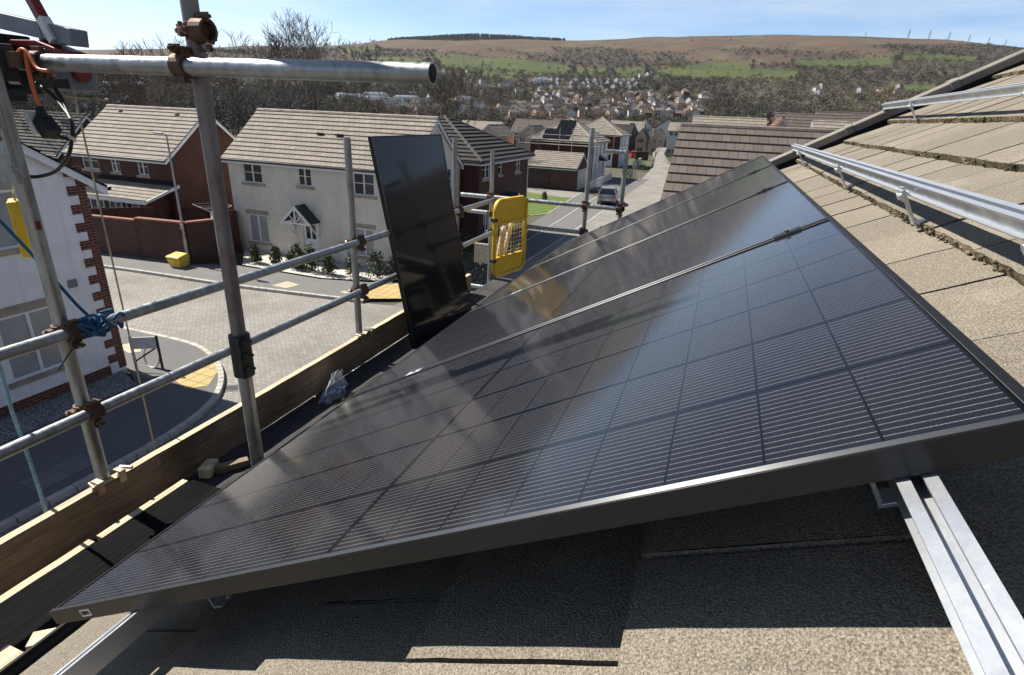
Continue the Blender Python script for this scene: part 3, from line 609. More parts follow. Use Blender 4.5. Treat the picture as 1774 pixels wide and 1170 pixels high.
def porch(root, cx, yf, w, zb, zt, dep, roofm):
    """little gabled canopy on white timber brackets, ridge running out from a wall that faces -Y"""
    p = MB(); z0 = zb
    for sgn in (-1, 1):
        slope(p, Vector((cx+sgn*w/2, yf-dep, z0)), Vector((cx+sgn*w/2, yf, z0)), Vector((cx, yf, zt)), Vector((cx, yf-dep, zt)), 5, .02)
    pr = p.build('porch', M[roofm], root)
    f = MB(); y = yf-dep-.01
    for sgn in (-1, 1):
        f.prism([(cx+sgn*w/2, y, z0-.13), (cx+sgn*w/2, y, z0), (cx, y, zt), (cx, y, zt-.15)], (0, -.04, 0))
        f.prism([(cx+sgn*(w/2-.08), yf-.06, z0-.75), (cx+sgn*(w/2-.16), yf-.06, z0-.75), (cx+sgn*(w/2-.16), yf-.06, z0-.06), (cx+sgn*(w/2-.08), yf-.06, z0-.06)], (0, .05, 0))
        f.tube([(cx+sgn*(w/2-.12), yf-.08, z0-.7), (cx+sgn*(w/2-.12), yf-dep+.05, z0-.05)], .035, 6)
        f.tube([(cx+sgn*w*.02, y, z0+.02), (cx+sgn*w*.22, y, z0+(zt-z0)*.5)], .028, 6)
    f.prism([(cx-w/2, y, z0-.06), (cx+w/2, y, z0-.06), (cx+w/2, y, z0+.03), (cx-w/2, y, z0+.03)], (0, -.035, 0))
    f.prism([(cx-.035, y, z0), (cx+.035, y, z0), (cx+.035, y, zt-.1), (cx-.035, y, zt-.1)], (0, -.035, 0))
    f.build('porch_frame', M['white'], pr)
BL = {'glass': 'blind'}
# white rendered house across the street
h = house('house', 'cream rendered house facing the street with gabled porch and white front door', 'house', -23.2, -12.9, 22.5, 27.65, 0, 4.86, 6.95, 'X', 'render_cream', 'rooftan',
  [('-Y', -22.32, -21.13, 3.58, 4.58, 'bars'), ('-Y', -19.0, -18.2, 3.66, 4.58, 'bars'), ('-Y', -15.9, -14.75, 3.5, 4.58, 'bars'), ('-Y', -22.36, -21.13, .62, 2.02, 'two', dict(lintel=True, glass='blind')),
   ('-Y', -15.95, -14.9, .62, 1.96, 'two', dict(lintel=True, glass='blind')), ('-Y', -18.98, -18.1, .13, 2.0, 'door'), ('+X', 25.9, 26.75, 3.6, 4.62, 'bars'), ('+X', 25.9, 26.75, .7, 2.0, 'two')], 12, gov=.12)
porch(h, -18.75, 22.5, 1.7, 2.0, 2.82, .75, 'slate')
b = MB(); b.box(-16.9, -16.35, 22.34, 22.49, .45, 1.15); b.box(-16.75, -16.55, 22.38, 22.49, .0, .45); b.build('meter_box', M['offwhite'], h)
b = MB(); b.box(-19.45, -19.2, 22.33, 22.49, 1.75, 2.0); b.build('wall_lamp', M['black'], h)
b = MB()
for x, y in ((-18.7, 23.75), (-17.6, 23.7)): b.box(x, x+.35, y, y+.16, 5.98, 6.06)
b.parts('roof_vent', M['gutter'], h)
b = MB()
for i in range(24):
    z = .1+i*.2; w = .34 if i % 2 else .18; b.box(-12.897, -12.885, 27.65-w, 27.655, z, z+.19)
    b.box(-12.9-.0, -12.884, 27.3, 27.31, z, z+.02)
b.build('quoin', M['stone'], h)
# brick hip-roofed house behind it
h = house('house', 'red brick hip roofed house with dark tiles behind the cream rendered house', 'house', -20.0, -12.05, 28.3, 36.4, 0, 5.0, 7.0, 'Y', 'brick', 'roofdark',
  [('+X', 28.75, 29.75, 3.95, 4.9, 'bars'), ('+X', 31.1, 31.65, 4.0, 4.85, 'one'), ('+X', 33.9, 34.9, 3.95, 4.9, 'bars'), ('+X', 29.0, 29.8, .9, 2.1, 'two'), ('+X', 31.6, 32.5, .05, 2.05, 'door'), ('+X', 34.0, 35.2, .8, 2.1, 'two')], 12, hip=(3.9, 3.9), over=.3, nose=.065)
b = MB()
for sgn in (-1, 1): slope(b, (-11.1, 32.05+sgn*.85, 2.15), (-12.05, 32.05+sgn*.85, 2.15), (-12.05, 32.05, 3.0), (-11.1, 32.05, 3.0), 5, .02)
p = b.build('porch', M['slate'], h)
b = MB()
for sgn in (-1, 1): b.prism([(-11.09, 32.05+sgn*.87, 2.03), (-11.09, 32.05+sgn*.87, 2.15), (-11.09, 32.05, 3.0), (-11.09, 32.05, 2.84)], (.04, 0, 0)); b.tube([(-11.95, 32.05+sgn*.75, 1.4), (-11.2, 32.05+sgn*.75, 2.1)], .04, 6)
b.build('porch_frame', M['white'], p)
def downpipe(root, x, y, z0, z1, m='gutter'):
    b = MB(); b.tube([(x, y, z0), (x, y, z1)], .038, 8)
    for z in (z0+.3, (z0+z1)/2, z1-.3): b.tube([(x, y, z), (x, y, z+.05)], .05, 8)
    b.build('downpipe', M[m], root)
downpipe(h, -11.98, 36.2, 0, 4.9, 'white'); downpipe(h, -12.2, 28.24, 0, 4.9)
# red brick house, left
h = house('house', 'red brick house with pale tan roof left of the nearest standing scaffold pole', 'house', -33.3, -26.2, 21.7, 27.1, -.5, 4.6, 6.78, 'X', 'brick', 'rooftan',
  [('-Y', -32.5, -31.3, 3.6, 4.48, 'bars'), ('-Y', -30.35, -29.75, 3.58, 4.44, 'bars'), ('-Y', -28.45, -27.75, 3.55, 4.4, 'bars'), ('-Y', -31.9, -30.7, .7, 1.9, 'two')], 13, gov=.12)
b = MB(); b.box(-32.2, -31.95, 23.98, 24.15, 6.58, 6.66); b.box(-28.0, -27.75, 23.95, 24.12, 6.56, 6.64); b.parts('roof_vent', M['offwhite'], h)
# lean-to on its street side
b = MB(); slope(b, (-31.2, 20.2, 2.55), (-26.35, 20.2, 2.55), (-25.75, 21.66, 3.25), (-31.2, 21.66, 3.25), 6, .03); lt = b.build('lean_to_roof', M['rooftan'], h)
b = MB(); b.obox((-28.5, 21.56, 3.28), (2.75, 0, 0), (0, .14, .07), (0, -.01, .02)); b.build('flashing', M['gutter'], lt)
b = MB(); b.prism([(-26.33, 20.16, 2.42), (-26.33, 20.16, 2.55), (-25.73, 21.66, 3.26), (-25.73, 21.66, 3.1)], (.03, 0, 0)); b.box(-31.2, -26.4, 20.17, 20.21, 2.36, 2.52); b.build('fascia', M['white'], lt)
b = MB(); b.box(-31.0, -26.6, 20.6, 21.69, -.5, 2.6); lw = b.build('lean_to_wall', M['brick'], h)
def simple_window(parent, x0, x1, y, z0, z1):
    b = MB(); w = .06
    for q in ((x0, x1, z0, z0+w), (x0, x1, z1-w, z1), (x0, x0+w, z0+w, z1-w), (x1-w, x1, z0+w, z1-w), ((x0+x1)/2-w/2, (x0+x1)/2+w/2, z0+w, z1-w)): b.box(q[0], q[1], y-.04, y, q[2], q[3])
    f = b.build('window', M['white'], parent); b = MB(); b.quad((x0+.03, y-.015, z0+.03), (x1-.03, y-.015, z0+.03), (x1-.03, y-.015, z1-.03), (x0+.03, y-.015, z1-.03)); b.build('pane', M['glass'], f)
simple_window(h, -30.9, -29.9, 20.595, 1.3, 2.3); simple_window(h, -29.5, -28.6, 20.595, .3, 2.3); simple_window(h, -28.3, -27.4, 20.595, .3, 2.3)
# house with the dark roof further left
house('house', 'dark tiled house half hidden behind the hoist, left of the tan roofed brick house', 'house', -58, -43.4, 27.6, 32.2, -2.0, 3.6, 6.0, 'X', 'brick', 'roofdark', [('-Y', -50, -48.6, 1.8, 3, 'bars'), ('-Y', -46, -44.8, 1.8, 3, 'bars')], 13, nose=.07)
# white rendered house with brick quoins, at the left edge
h = house('house', 'white rendered house with toothed red brick corner at the left edge', 'house', -24, -14.9, 1.2, 9.85, 0, 5.32, 8.2, 'X', 'render_white', 'slate',
  [('+X', 7.0, 8.33, 3.92, 5.2, 'two', dict(lintel=True, glass='blind')), ('+X', 7.2, 8.55, .86, 2.42, 'two', dict(lintel=True, glass='blind')), ('+X', 2.6, 3.9, 3.92, 5.2, 'two', dict(lintel=True)), ('+X', 2.6, 3.9, .86, 2.42, 'two', dict(lintel=True))], 14, gov=.22, over=.42)
b = MB()
for i in range(24):
    z = .2+i*.225; w = .44 if (i//1) % 2 else .20
    b.box(-14.91, -14.884, 9.86-w, 9.866, z, z+.225)
b.build('quoin', M['quoin'], h)
b = MB(); b.box(-14.91, -14.886, 1.2, 9.42, -.1, .38); b.build('plinth', M['quoin'], h)
b = MB(); b.box(-14.9, -14.88, 8.9, 9.12, 2.72, 2.92); b.build('wall_vent', M['slabgrey'], h)
# roof of the house beyond ours
house('house', 'brown tiled roof of the neighbouring house just beyond the solar array', 'house', -1.6, 7.5, 18.95, 26.3, 0, 5.05, 7.15, 'X', 'brick', 'roofbrown', [], 9, over=.35, gov=.08, nose=.05)
# brick garage with tan roof
h = house('garage', 'brown brick garage with tan roof beside the small green lawn', 'garage', -19.85, -14.4, 60.0, 65.2, 0, 2.4, 3.7, 'X', 'brickdark', 'rooftan', [], 8, over=.3)
b = MB(); b.box(-14.39, -14.36, 60.6, 64.6, .05, 2.1); b.build('garage_door', M['offwhite'], h)
b = MB(); b.ball((-17.4, 59.98, 1.35), .16); b.box(-17.48, -17.32, 59.95, 59.99, .5, .8); b.build('wall_vent', M['black'], h)
# the house under its own scaffold, with solar panels on the near hip
h = house('house', 'brick and white house wearing scaffolding and dark solar panels on its hip roof', 'house', -23.4, -15.1, 71, 79.5, 0, 4.75, 7.25, 'Y', 'brick', 'rooftan',
  [('+X', 72.2, 73.3, 3.2, 4.5, 'bars'), ('+X', 74.6, 75.4, 3.2, 4.5, 'bars'), ('+X', 77, 78.1, 3.2, 4.5, 'bars'), ('+X', 72.2, 73.4, .8, 2.1, 'two'), ('+X', 75.0, 75.95, .1, 2.1, 'door'), ('+X', 77, 78.2, .8, 2.1, 'two')], 12, hip=(4.1, 4.1), wall2={'+X': 'render_white'})
b = MB(); b.box(-15.1, -14.2, 74.6, 76, 2.3, 2.42); b.prism([(-15.1, 74.5, 2.42), (-14.1, 74.5, 2.42), (-15.1, 74.5, 3.0)], (0, 1.6, 0)); b.build('porch', M['gutter'], h)
def on_hip(x, t): return Vector((x, 70.72+4.38*t, 4.62+2.63*t))
for i, (x0, x1, t0, t1) in enumerate([(-20.45, -19.45, .47, .86), (-19.4, -18.4, .47, .86), (-21.8, -20.7, .06, .45), (-20.65, -19.55, .06, .45), (-19.5, -18.4, .06, .45)]):
    b = MB(); up = Vector((0, -.515, .857))*.12; b.prism([on_hip(x0, t0)+up, on_hip(x1, t0)+up, on_hip(x1, t1)+up, on_hip(x0, t1)+up], Vector((0, -.0206, .034))); b.build('solar_panel', M['pvframe'], h)
s = thing('scaffold', (-20.5, 69.6, 0), 'thin scaffold standing around the distant solar panelled house', 'scaffold')
for x, y in [(-24.4, 69.4), (-22.8, 69.4), (-19.1, 69.4), (-17.5, 69.4), (-14.4, 69.4), (-14.4, 80), (-24.4, 75)]:
    b = MB(); b.tube([(x, y, 0), (x, y, 6.15)], .04, 8); b.build('pole', M['lampgrey'], s)
for z in (4.5, 5.3):
    b = MB(); b.tube([(-24.8, 69.36, z), (-14.2, 69.36, z)], .04, 8); b.build('guard_rail', M['lampgrey'], s)
b = MB(); b.tube([(-22.0, 69.5, 4.4), (-20.6, 69.5, 2.2)], .035, 6); b.build('brace', M['lampgrey'], s)
b = MB(); b.box(-24.6, -14.3, 69.5, 70.3, 4.14, 4.2); b.build('deck', M['deckpale'], s)
# house behind that
h = house('house', 'hip roofed brick and white house behind the one with scaffolding', 'house', -24.5, -16.2, 96, 104.5, -.2, 5.1, 7.6, 'Y', 'brick', 'rooftan', [('+X', 97.2, 98.2, 3.4, 4.7, 'bars'), ('+X', 100, 101, 3.4, 4.7, 'bars'), ('+X', 97.2, 98.2, .8, 2.1, 'two'), ('-Y', -18.8, -17.3, .1, 2.2, 'door')], 12, hip=(4.1, 4.1), wall2={'+X': 'render_white'})
# more houses down the street and behind the hedge line: (x0,x1,y0,y1,zg,ze,zr,axis,wall,roof,label)
for q in [(-52, -43.2, 108, 118, -1, 4.0, 5.9, 'X', 'brick', 'rooftan', 'tan gabled house left of the distant scaffold, nearest to the dark hip roof'),
          (-43.0, -38.8, 100, 108, -1, 3.9, 5.6, 'Y', 'render_pink', 'rooftan', 'buff gable ended house with white bargeboards behind dark hip roof'),
          (-37.0, -32.2, 104, 112, -1, 3.9, 5.7, 'Y', 'render_pink', 'roofbrown', 'buff gabled house just left of the distant scaffold poles'),
          (-47.0, -36.5, 128, 136, -1.2, 4.0, 6.6, 'X', 'brickdark', 'roofbrown', 'long brown roofed house behind the two buff gables'),
          (-38.0, -30.5, 133, 141, -1.2, 4.2, 6.9, 'X', 'brickdark', 'roofbrown', 'brown roofed brick house just behind the distant scaffold'),
          (-31.2, -27.9, 190, 199, -2.5, 3.6, 6.6, 'Y', 'render_far', 'roofbrown', 'cream gabled house end down the street, left of two buff gables'),
          (-27.3, -24.1, 190, 199, -2.5, 2.6, 5.2, 'Y', 'render_pink', 'roofbrown', 'left one of twin buff brick gables at the street end'),
          (-22.6, -18.4, 190, 199, -2.5, 2.6, 5.4, 'Y', 'render_pink', 'roofbrown', 'right one of twin buff brick gables at the street end'),
          (-17.8, -14.0, 190, 199, -2.5, 5.1, 7.4, 'X', 'render_far', 'rooftan', 'bright white house front at the street end beside brown neighbouring roof'),
          (-39.5, -27.5, 206, 214, -3, 4.2, 7.2, 'X', 'brickdark', 'rooftan', 'wide tan roofed house behind the cream gable down the street'),
          (-35, -27, 176, 184, -2.2, 4.0, 6.2, 'X', 'brickdark', 'roofdark', 'dark low roofed house just right of the second hip roof'),
          (-24.5, -17.5, 222, 229, -3.4, 5.5, 8.3, 'Y', 'render_far', 'roofred', 'red brown roofed white house above the twin buff gables'),
          (-32, -26.5, 222, 230, -3.4, 5.4, 8.2, 'Y', 'render_far', 'roofred', 'red brown roofed house left of its twin above the street end'),
          (-16.5, -11, 222, 230, -3.4, 5.4, 8.2, 'Y', 'render_far', 'roofred', 'red brown roofed house at right above the white house front'),
          (-50, -40, 170, 178, -2, 4.5, 7.0, 'X', 'brickdark', 'roofbrown', 'broad brown roof house behind the peak of the solar panelled roof'),
          (-47, -39.5, 205, 213, -3, 4.3, 7.6, 'Y', 'render_pink', 'roofdark', 'dark pyramid roofed pink house above the second hip roof')]:
    house('house', q[10], 'house', q[0], q[1], q[2], q[3], q[4], q[5], q[6], q[7], q[8], q[9],
          [('-Y', q[0]+.7, q[0]+1.7, q[4]+.9, q[4]+2.1, 'two'), ('-Y', q[1]-1.7, q[1]-.7, q[4]+.9, q[4]+2.1, 'two')]+([('-Y', q[0]+.7, q[0]+1.7, q[5]-1.5, q[5]-.35, 'two'), ('-Y', q[1]-1.7, q[1]-.7, q[5]-1.5, q[5]-.35, 'two')] if q[5]-q[4] > 4.5 else []), 9, over=.3, gov=.12)
# roofs that look over the neighbouring ridge
for q in [(-3.5, 3.2, 60, 68, 5.4, 7.95, 'X', 'brickdark', 'rooftan', 'tan roof with dark gable looking over left end of the neighbouring ridge'),
          (3.0, 6.3, 62, 70, 6.0, 8.1, 'Y', 'render_pink', 'roofred', 'small cream gable with white bargeboards over the neighbouring ridge'),
          (4.8, 12, 70, 79, 5.6, 8.75, 'X', 'brickdark', 'roofbrown', 'long brown roof behind the small cream gable'),
          (6.6, 11.2, 52, 60, 5.4, 7.85, 'X', 'brickdark', 'rooftan', 'tan roof with dark gable near the end of the mounting rail'),
          (10.5, 17, 84, 92, 6.2, 9.4, 'X', 'brickdark', 'roofbrown', 'brown roof farthest right beyond the tan roof with dark gable')]:
    house('house', q[9], 'house', q[0], q[1], q[2], q[3], 0, q[4], q[5], q[6], q[7], q[8], [], 10, over=.3, gov=.15)
# ------------------------------------------------------------------ our own roof
AL = R(29.25); A0 = Vector((-1.257, .538, 6.122)); V = Vector((math.cos(AL), 0, math.sin(AL))); U = Vector((0, 1, 0)); N = Vector((-math.sin(AL), 0, math.cos(AL)))
def RF(v, u, n): return A0+V*v+U*u+N*n
def mk_tile():
    b = NB('concrete_tile'); v = b.coord(); n1 = b.noise(v, 1.3, 5); a = b.n('Attribute', attribute_name='Tone')
    col = b.mix(b.ramp(n1, .3, .7), (.158, .137, .109), (.240, .208, .163)); col = b.mix(1, col, b.math('MULTIPLY_ADD', a.outputs[2], .44, .78), 'MULTIPLY')
    n3 = b.noise(v, 9, 5, .7); col = b.mix(b.ramp(n3, .55, .8, 0, .5), col, (.10, .09, .07)); n4 = b.noise(v, 2.6, 6, .75); col = b.mix(b.ramp(n4, .56, .68, 0, .45), col, (.33, .31, .25))
    vo = b.n('TexVoronoi'); b.l(v, vo.inputs[0]); vo.inputs['Scale'].default_value = 330
    g = b.noise(v, 300, 3, .7); col = b.mix(b.ramp(g, .36, .66), b.mix(.55, col, (.03, .025, .02)), b.mix(.34, col, (.6, .54, .43)))
    mo = b.noise(v, 5, 6, .75); col = b.mix(b.ramp(mo, .66, .78, 0, .5), col, (.30, .29, .2))
    b.set(Base_Color=col, Roughness=.93, Specular_IOR_Level=.3)
    b.bump(b.math('ADD', g, b.math('MULTIPLY', vo.outputs[0], .8)), .7, .004); return b.m
M['tile'] = mk_tile()
def mk_moss():
    b = NB('mossy_tile_edge'); v = b.coord(); n = b.noise(v, 45, 5, .7); n2 = b.noise(v, 7, 3)
    col = b.mix(b.ramp(n, .3, .7), (.035, .032, .022), (.17, .15, .095)); col = b.mix(b.ramp(n2, .45, .65, 0, .7), col, (.30, .25, .17))
    b.set(Base_Color=col, Roughness=1., Specular_IOR_Level=.1); b.bump(n, 1., .015); return b.m
M['moss'] = mk_moss()
NOSE = [.652+.338*k for k in range(-3, 14)]
hs = thing('house', (1.5, .6, 0), 'house in the foreground whose beige tiled roof carries the black solar panels', 'house')
b = MB(); b.box(-1.36, 6.2, -6, 4.95, 0, 5.45); b.prism([(-1.36, 4.95, 5.45), (6.2, 4.95, 5.45), (3.4, 4.95, 8.35)], (0, -10.9, 0)); b.build('wall', M['brick'], hs)
def tiles():
    tb = MB(); mb = MB(); tone = []; GX, GY = 7, 8; rnd = random.Random(3)
    for k, vn in enumerate(NOSE):
        far = vn > 3.6
        for j in range(-19 if not far else -4, 16):
            uc = -.04+.3*j+(.15 if k % 2 else 0); u0, u1 = uc+.0035, uc+.2950
            if u1 > 4.98: u1 = 4.98
            if u1-u0 < .05 or u0 > 4.95: continue
            detail = u0 > -1.2
            gx, gy = (GX, GY) if detail else (2, 2)
            tl = rnd.gauss(0, .0012); sk = rnd.gauss(0, .0016); vo = rnd.gauss(0, .003); tt = rnd.random(); base = len(tb.v)
            rough = .005 if vn > 1.6 else .0016
            for a in range(gx+1):
                t = a/gx; v_ = vn+vo+.395*t; dn = -.158-.030*t*(.395/.338)+tl
                for c in range(gy+1):
                    s = c/gy; u_ = u0+(u1-u0)*s; p = RF(v_, u_, dn+sk*(s-.5))
                    if detail:
                        q = mnoise.noise(p*14)*.0012+mnoise.noise(p*40)*.0008
                        p = p+N*q
                        if a == 0: p = p-V*(mnoise.noise(p*22)*rough+abs(mnoise.noise(p*60))*rough)-N*(.002+.003*abs(mnoise.noise(p*30)))
                    tb.v.append(tuple(p)); tone.append(tt)
            for a in range(gx):
                for c in range(gy):
                    i = base+a*(gy+1)+c; tb.f.append((i, i+1, i+gy+2, i+gy+1)); tb.m.append(0)
            # nose and side faces
            nb = len(tb.v); dpt = .027
            for c in range(gy+1):
                p = Vector(tb.v[base+c])-N*dpt
                if detail: p = p+V*(mnoise.noise(p*30)*rough*1.4)
                tb.v.append(tuple(p)); tone.append(tt)
            for c in range(gy): tb.f.append((base+c+1, base+c, nb+c, nb+c+1)); tb.m.append(1 if vn > 1.6 else 0)
            for c in (0, gy):
                p0, p1 = Vector(tb.v[base+c]), Vector(tb.v[base+gx*(gy+1)+c]); i = len(tb.v)
                tb.v += [tuple(p0), tuple(p1), tuple(p1-N*.02), tuple(p0-N*dpt)]; tone += [tt]*4; tb.f.append((i, i+1, i+2, i+3)); tb.m.append(0)
            # moss cushions along the weathered upper courses
            if vn > 1.6 and detail and vn < 3.8:
                for q in range(rnd.randint(6, 38)):
                    u_ = rnd.uniform(u0, u1); r = rnd.choice([.002, .003, .004, .005, .006, .0075]); c = RF(vn-.001+rnd.uniform(-.004, .004), u_, -.174+rnd.uniform(-.012, .012))
                    mb.ball(c, r, 0, 6, 4, (rnd.uniform(.7, 1.2), rnd.uniform(.8, 1.5), rnd.uniform(.6, 1)))
    o = tb.build('roof', [M['tile'], M['moss']], hs); me = o.data
    at = me.attributes.new('Tone', 'FLOAT', 'POINT'); at.data.foreach_set('value', tone)
    for p in me.polygons: p.use_smooth = p.material_index == 0 and False
    m = mb.build('moss', M['moss'], o, smooth=True); m['kind'] = 'stuff'
    # battens and felt under the tiles so nothing shows through the joints
    fb = MB(); fb.prism([RF(-.36, -6, -.215), RF(-.36, 4.9, -.215), RF(5.3, 4.9, -.215), RF(5.3, -6, -.215)], -N*.03); fb.build('roofing_felt', M['netting'], o)
    bk = MB(); k = 24
    top = RF(5.3, 0, -.2); lo = Vector((top.x+4.2, 0, top.z-2.35)); slope(bk, (lo.x, 4.95, lo.z), (lo.x, -6, lo.z), (top.x, -6, top.z), (top.x, 4.95, top.z), 14); bk.build('rear_slope', M['rooftan'], hs)
    cb = MB()
    for i in range(24): cb.tube([(top.x, -6+i*.456, top.z+.0), (top.x, -6+i*.456+.44, top.z)], .12, 10)
    cb.build('ridge_tile', M['rooftan_ridge'], hs)
tiles()
M['verge'] = mk('verge_strip', (.19, .175, .15), .6, .2, 5)
b = MB()
for i in range(8):
    v0 = -.42+i*.72; v1 = v0+.71
    b.prism([RF(v0, 4.94, -.15), RF(v0, 5.06, -.15), RF(v0, 5.06, -.095), RF(v0, 5.03, -.082), RF(v0, 4.96, -.082), RF(v0, 4.94, -.095)], V*(v1-v0))
    b.prism([RF(v1-.05, 4.93, -.15), RF(v1-.05, 5.07, -.15), RF(v1-.05, 5.07, -.088), RF(v1-.05, 5.035, -.074), RF(v1-.05, 4.955, -.074), RF(v1-.05, 4.93, -.088)], V*.06)
b.build('verge_strip', M['verge'], hs, bevel=.006)
b = MB(); b.box(-1.6, 3.6, 5.0, 5.03, 5.3, 5.5); b.prism([RF(-.4, 5.04, -.3), RF(5.2, 5.04, -.3), RF(5.2, 5.04, -.15), RF(-.4, 5.04, -.15)], (0, .02, 0)); b.build('bargeboard', M['gutter'], hs)
e = RF(-.43, 0, -.2); b = MB()
pr = [(math.cos(R(180+i*15))*.055, math.sin(R(180+i*15))*.055) for i in range(13)]
for (x0, z0), (x1, z1) in zip(pr, pr[1:]): b.quad((e.x-.03+x0, -6, e.z-.0+z0), (e.x-.03+x0, 5.0, e.z+z0), (e.x-.03+x1, 5.0, e.z+z1), (e.x-.03+x1, -6, e.z+z1))
b.tube([(e.x-.085, -6, e.z), (e.x-.085, 5, e.z)], .007, 6)
b.build('gutter', M['gutter'], hs)
b = MB(); b.box(-1.42, -1.40, -6, 4.95, 5.38, 5.66); b.build('fascia', M['gutter'], hs)

# ------------------------------------------------------------------ solar panels: long side up the slope
PL, PW, PT = 1.775, 1.134, .034
def panel(org, ax, ay, az, label, group=None, sticker=False, gm='pv'):
    Mx = Matrix([[ax[i], ay[i], az[i], org[i]] for i in range(3)]+[[0, 0, 0, 1]])
    t = bpy.data.objects.new('solar_panel', None); COL.objects.link(t); t.matrix_world = Mx; t.empty_display_size = .1; ORG[t.name] = Vector((0, 0, 0))
    prop(t, label, 'solar panel', group)
    f = MB(); w = .011
    for x0, x1, y0, y1 in ((0, PL, 0, w), (0, PL, PW-w, PW), (0, w, w, PW-w), (PL-w, PL, w, PW-w)): f.box(x0, x1, y0, y1, -PT, 0)
    for x0, x1, y0, y1 in ((.0, PL, .0, .03), (0, PL, PW-.03, PW)): f.box(x0+.012, x1-.012, y0+.0112, y1-.0112, -PT, -PT+.002)
    fo = f.build('frame', M['pvframe'], t, bevel=.0012)
    q = MB()
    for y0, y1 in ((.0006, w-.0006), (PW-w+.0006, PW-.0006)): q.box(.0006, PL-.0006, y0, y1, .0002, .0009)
    q.parts('lip', M['pvlip'], fo)  # thin overlay carrying the painted sheen along the frame tops
    g = MB(); g.box(w+.0002, PL-w-.0002, w+.0002, PW-w-.0002, -.008, -.0022); g.build('glass', M[gm], t)
    if sticker:
        s = MB(); s.box(.128, .168, -.0006, -.0001, -.026, -.009); so = s.build('sticker', M['white'], t)
        s = MB(); x = .132; rr = random.Random(2)
        while x < .163: ww = rr.choice([.0008, .0014, .002]); s.box(x, x+ww, -.0011, -.0007, -.022, -.0125); x += ww+rr.choice([.0014, .002])
        s.build('barcode', M['black'], so)
    return t
PITCH = 1.150
for i, lb in enumerate(['nearest and largest black solar panel on the roof, its front frame edge towards us', 'second black solar panel of the roof row, directly behind the nearest one',
                        'third black solar panel of the roof row, between second and farthest', 'farthest black solar panel of the roof row, beside the tiled verge']):
    panel(RF(0, i*PITCH, 0), V, U, N, lb, 'solar panels in a row on the roof', i == 0)
ld = Vector((-.19, 0, .958)).normalized()
ln = ld.cross(Vector((0, -1, 0)))
panel(Vector((-2.13, 3.73+PW, 5.392)), ld*.935, Vector((0, -1, 0)), ln, 'black solar panel standing upright on the scaffold deck, leaning on the guard rails', gm='pvshaded')

# rails: slotted channel on roof hooks
def rail(v, u0, u1, top, label, hooks):
    t = thing('mounting_rail', tuple(RF(v, u0, top-.04)), label, 'mounting rail', 'galvanised mounting rails on the roof')
    w, h = .0165, .041
    pr = [(-w-.004, -h), (-w-.004, -h+.004), (-.0105, -h+.004), (-.0105, -.006), (-w, -.006), (-w, 0), (-.005, 0), (-.005, -.008), (-.009, -.008), (-.009, -.02), (.009, -.02), (.009, -.008), (.005, -.008), (.005, 0), (w, 0), (w, -h), ]
    b = MB(); n = len(pr); c0 = [RF(v+x, u0, top+z) for x, z in pr]; c1 = [RF(v+x, u1, top+z) for x, z in pr]
    b.add(c0+c1, [(i, (i+1) % n, n+(i+1) % n, n+i) for i in range(n)])
    # capped ends as strips of the hollow section
    b.build('channel', M['galv'], t)
    for u in hooks:
        q = MB()
        q.obox(RF(v-w-.0165, u, top-.062), V*.003, U*.016, N*.058)         # upright plate against the rail
        q.obox(RF(v-w-.004, u, -.160+.003), V*.016, U*.016, N*.003)        # foot running up under the tile
        q.obox(RF(v-w-.021, u, top-.03), V*.004, U*.022, N*.018)
        q.tube([RF(v-w-.03, u, top-.028), RF(v-w-.004, u, top-.028)], .0075, 6); q.tube([RF(v-w-.034, u, top-.028), RF(v-w-.028, u, top-.028)], .012, 6)
        q.build('roof_hook', M['galv'], t, bevel=.001)
    return t
rail(.322, -.62, 4.62, -.0355, 'lower galvanised mounting rail showing under the left corner of the nearest panel', [.16, 1.3, 2.5, 3.7])
rail(1.6665, -.235, 4.62, -.0355, 'galvanised mounting rail showing at lower right below the nearest panel', [.15, 1.2, 2.4, 3.6])
rail(2.02, -.5, 4.95, -.038, 'long bare galvanised mounting rail nearest above the panels, on four hooks', [.62, 1.42, 2.52, 4.2])
rail(2.70, -.5, 4.98, -.032, 'bare galvanised mounting rail highest on the roof, seen against the hillside', [1.4, 2.46, 4.1])
for i in (1, 2, 3):
    for v, w in ((.335, 'lower'), (1.663, 'upper')):
        y = i*PITCH-.008; t = thing('panel_clamp', tuple(RF(v, y, 0)), '%s black clamp in the %s seam between the roof panels' % (w, ('nearest', 'middle', 'farthest')[i-1]), 'panel clamp', 'clamps in the panel seams')
        b = MB(); b.obox(RF(v, y, .0022), V*.034, U*.017, N*.0018); b.obox(RF(v, y, -.012), V*.03, U*.006, N*.012); b.build('plate', M['pvframe'] if v > 1 else M['galv'], t, bevel=.0008)
        b = MB(); b.tube([RF(v, y, .003), RF(v, y, .011)], .0065, 6); b.build('bolt', M['bolt'], t)
for v, w in ((.335, 'lower'), (1.663, 'upper')):
    y = 3*PITCH+PW+.012; t = thing('panel_clamp', tuple(RF(v, y, 0)), '%s end clamp on the far edge of the farthest roof panel' % w, 'panel clamp', 'clamps in the panel seams')
    b = MB(); b.obox(RF(v, y, -.016), V*.02, U*.011, N*.02); b.build('plate', M['galv'], t); b = MB(); b.tube([RF(v, y, .003), RF(v, y, .011)], .0065, 6); b.build('bolt', M['bolt'], t)
# loose grit and mortar crumbs on the tiles
for i, (v, u, r) in enumerate([(2.2, .95, .011), (2.34, 1.22, .007), (1.93, .8, .006)]):
    pass

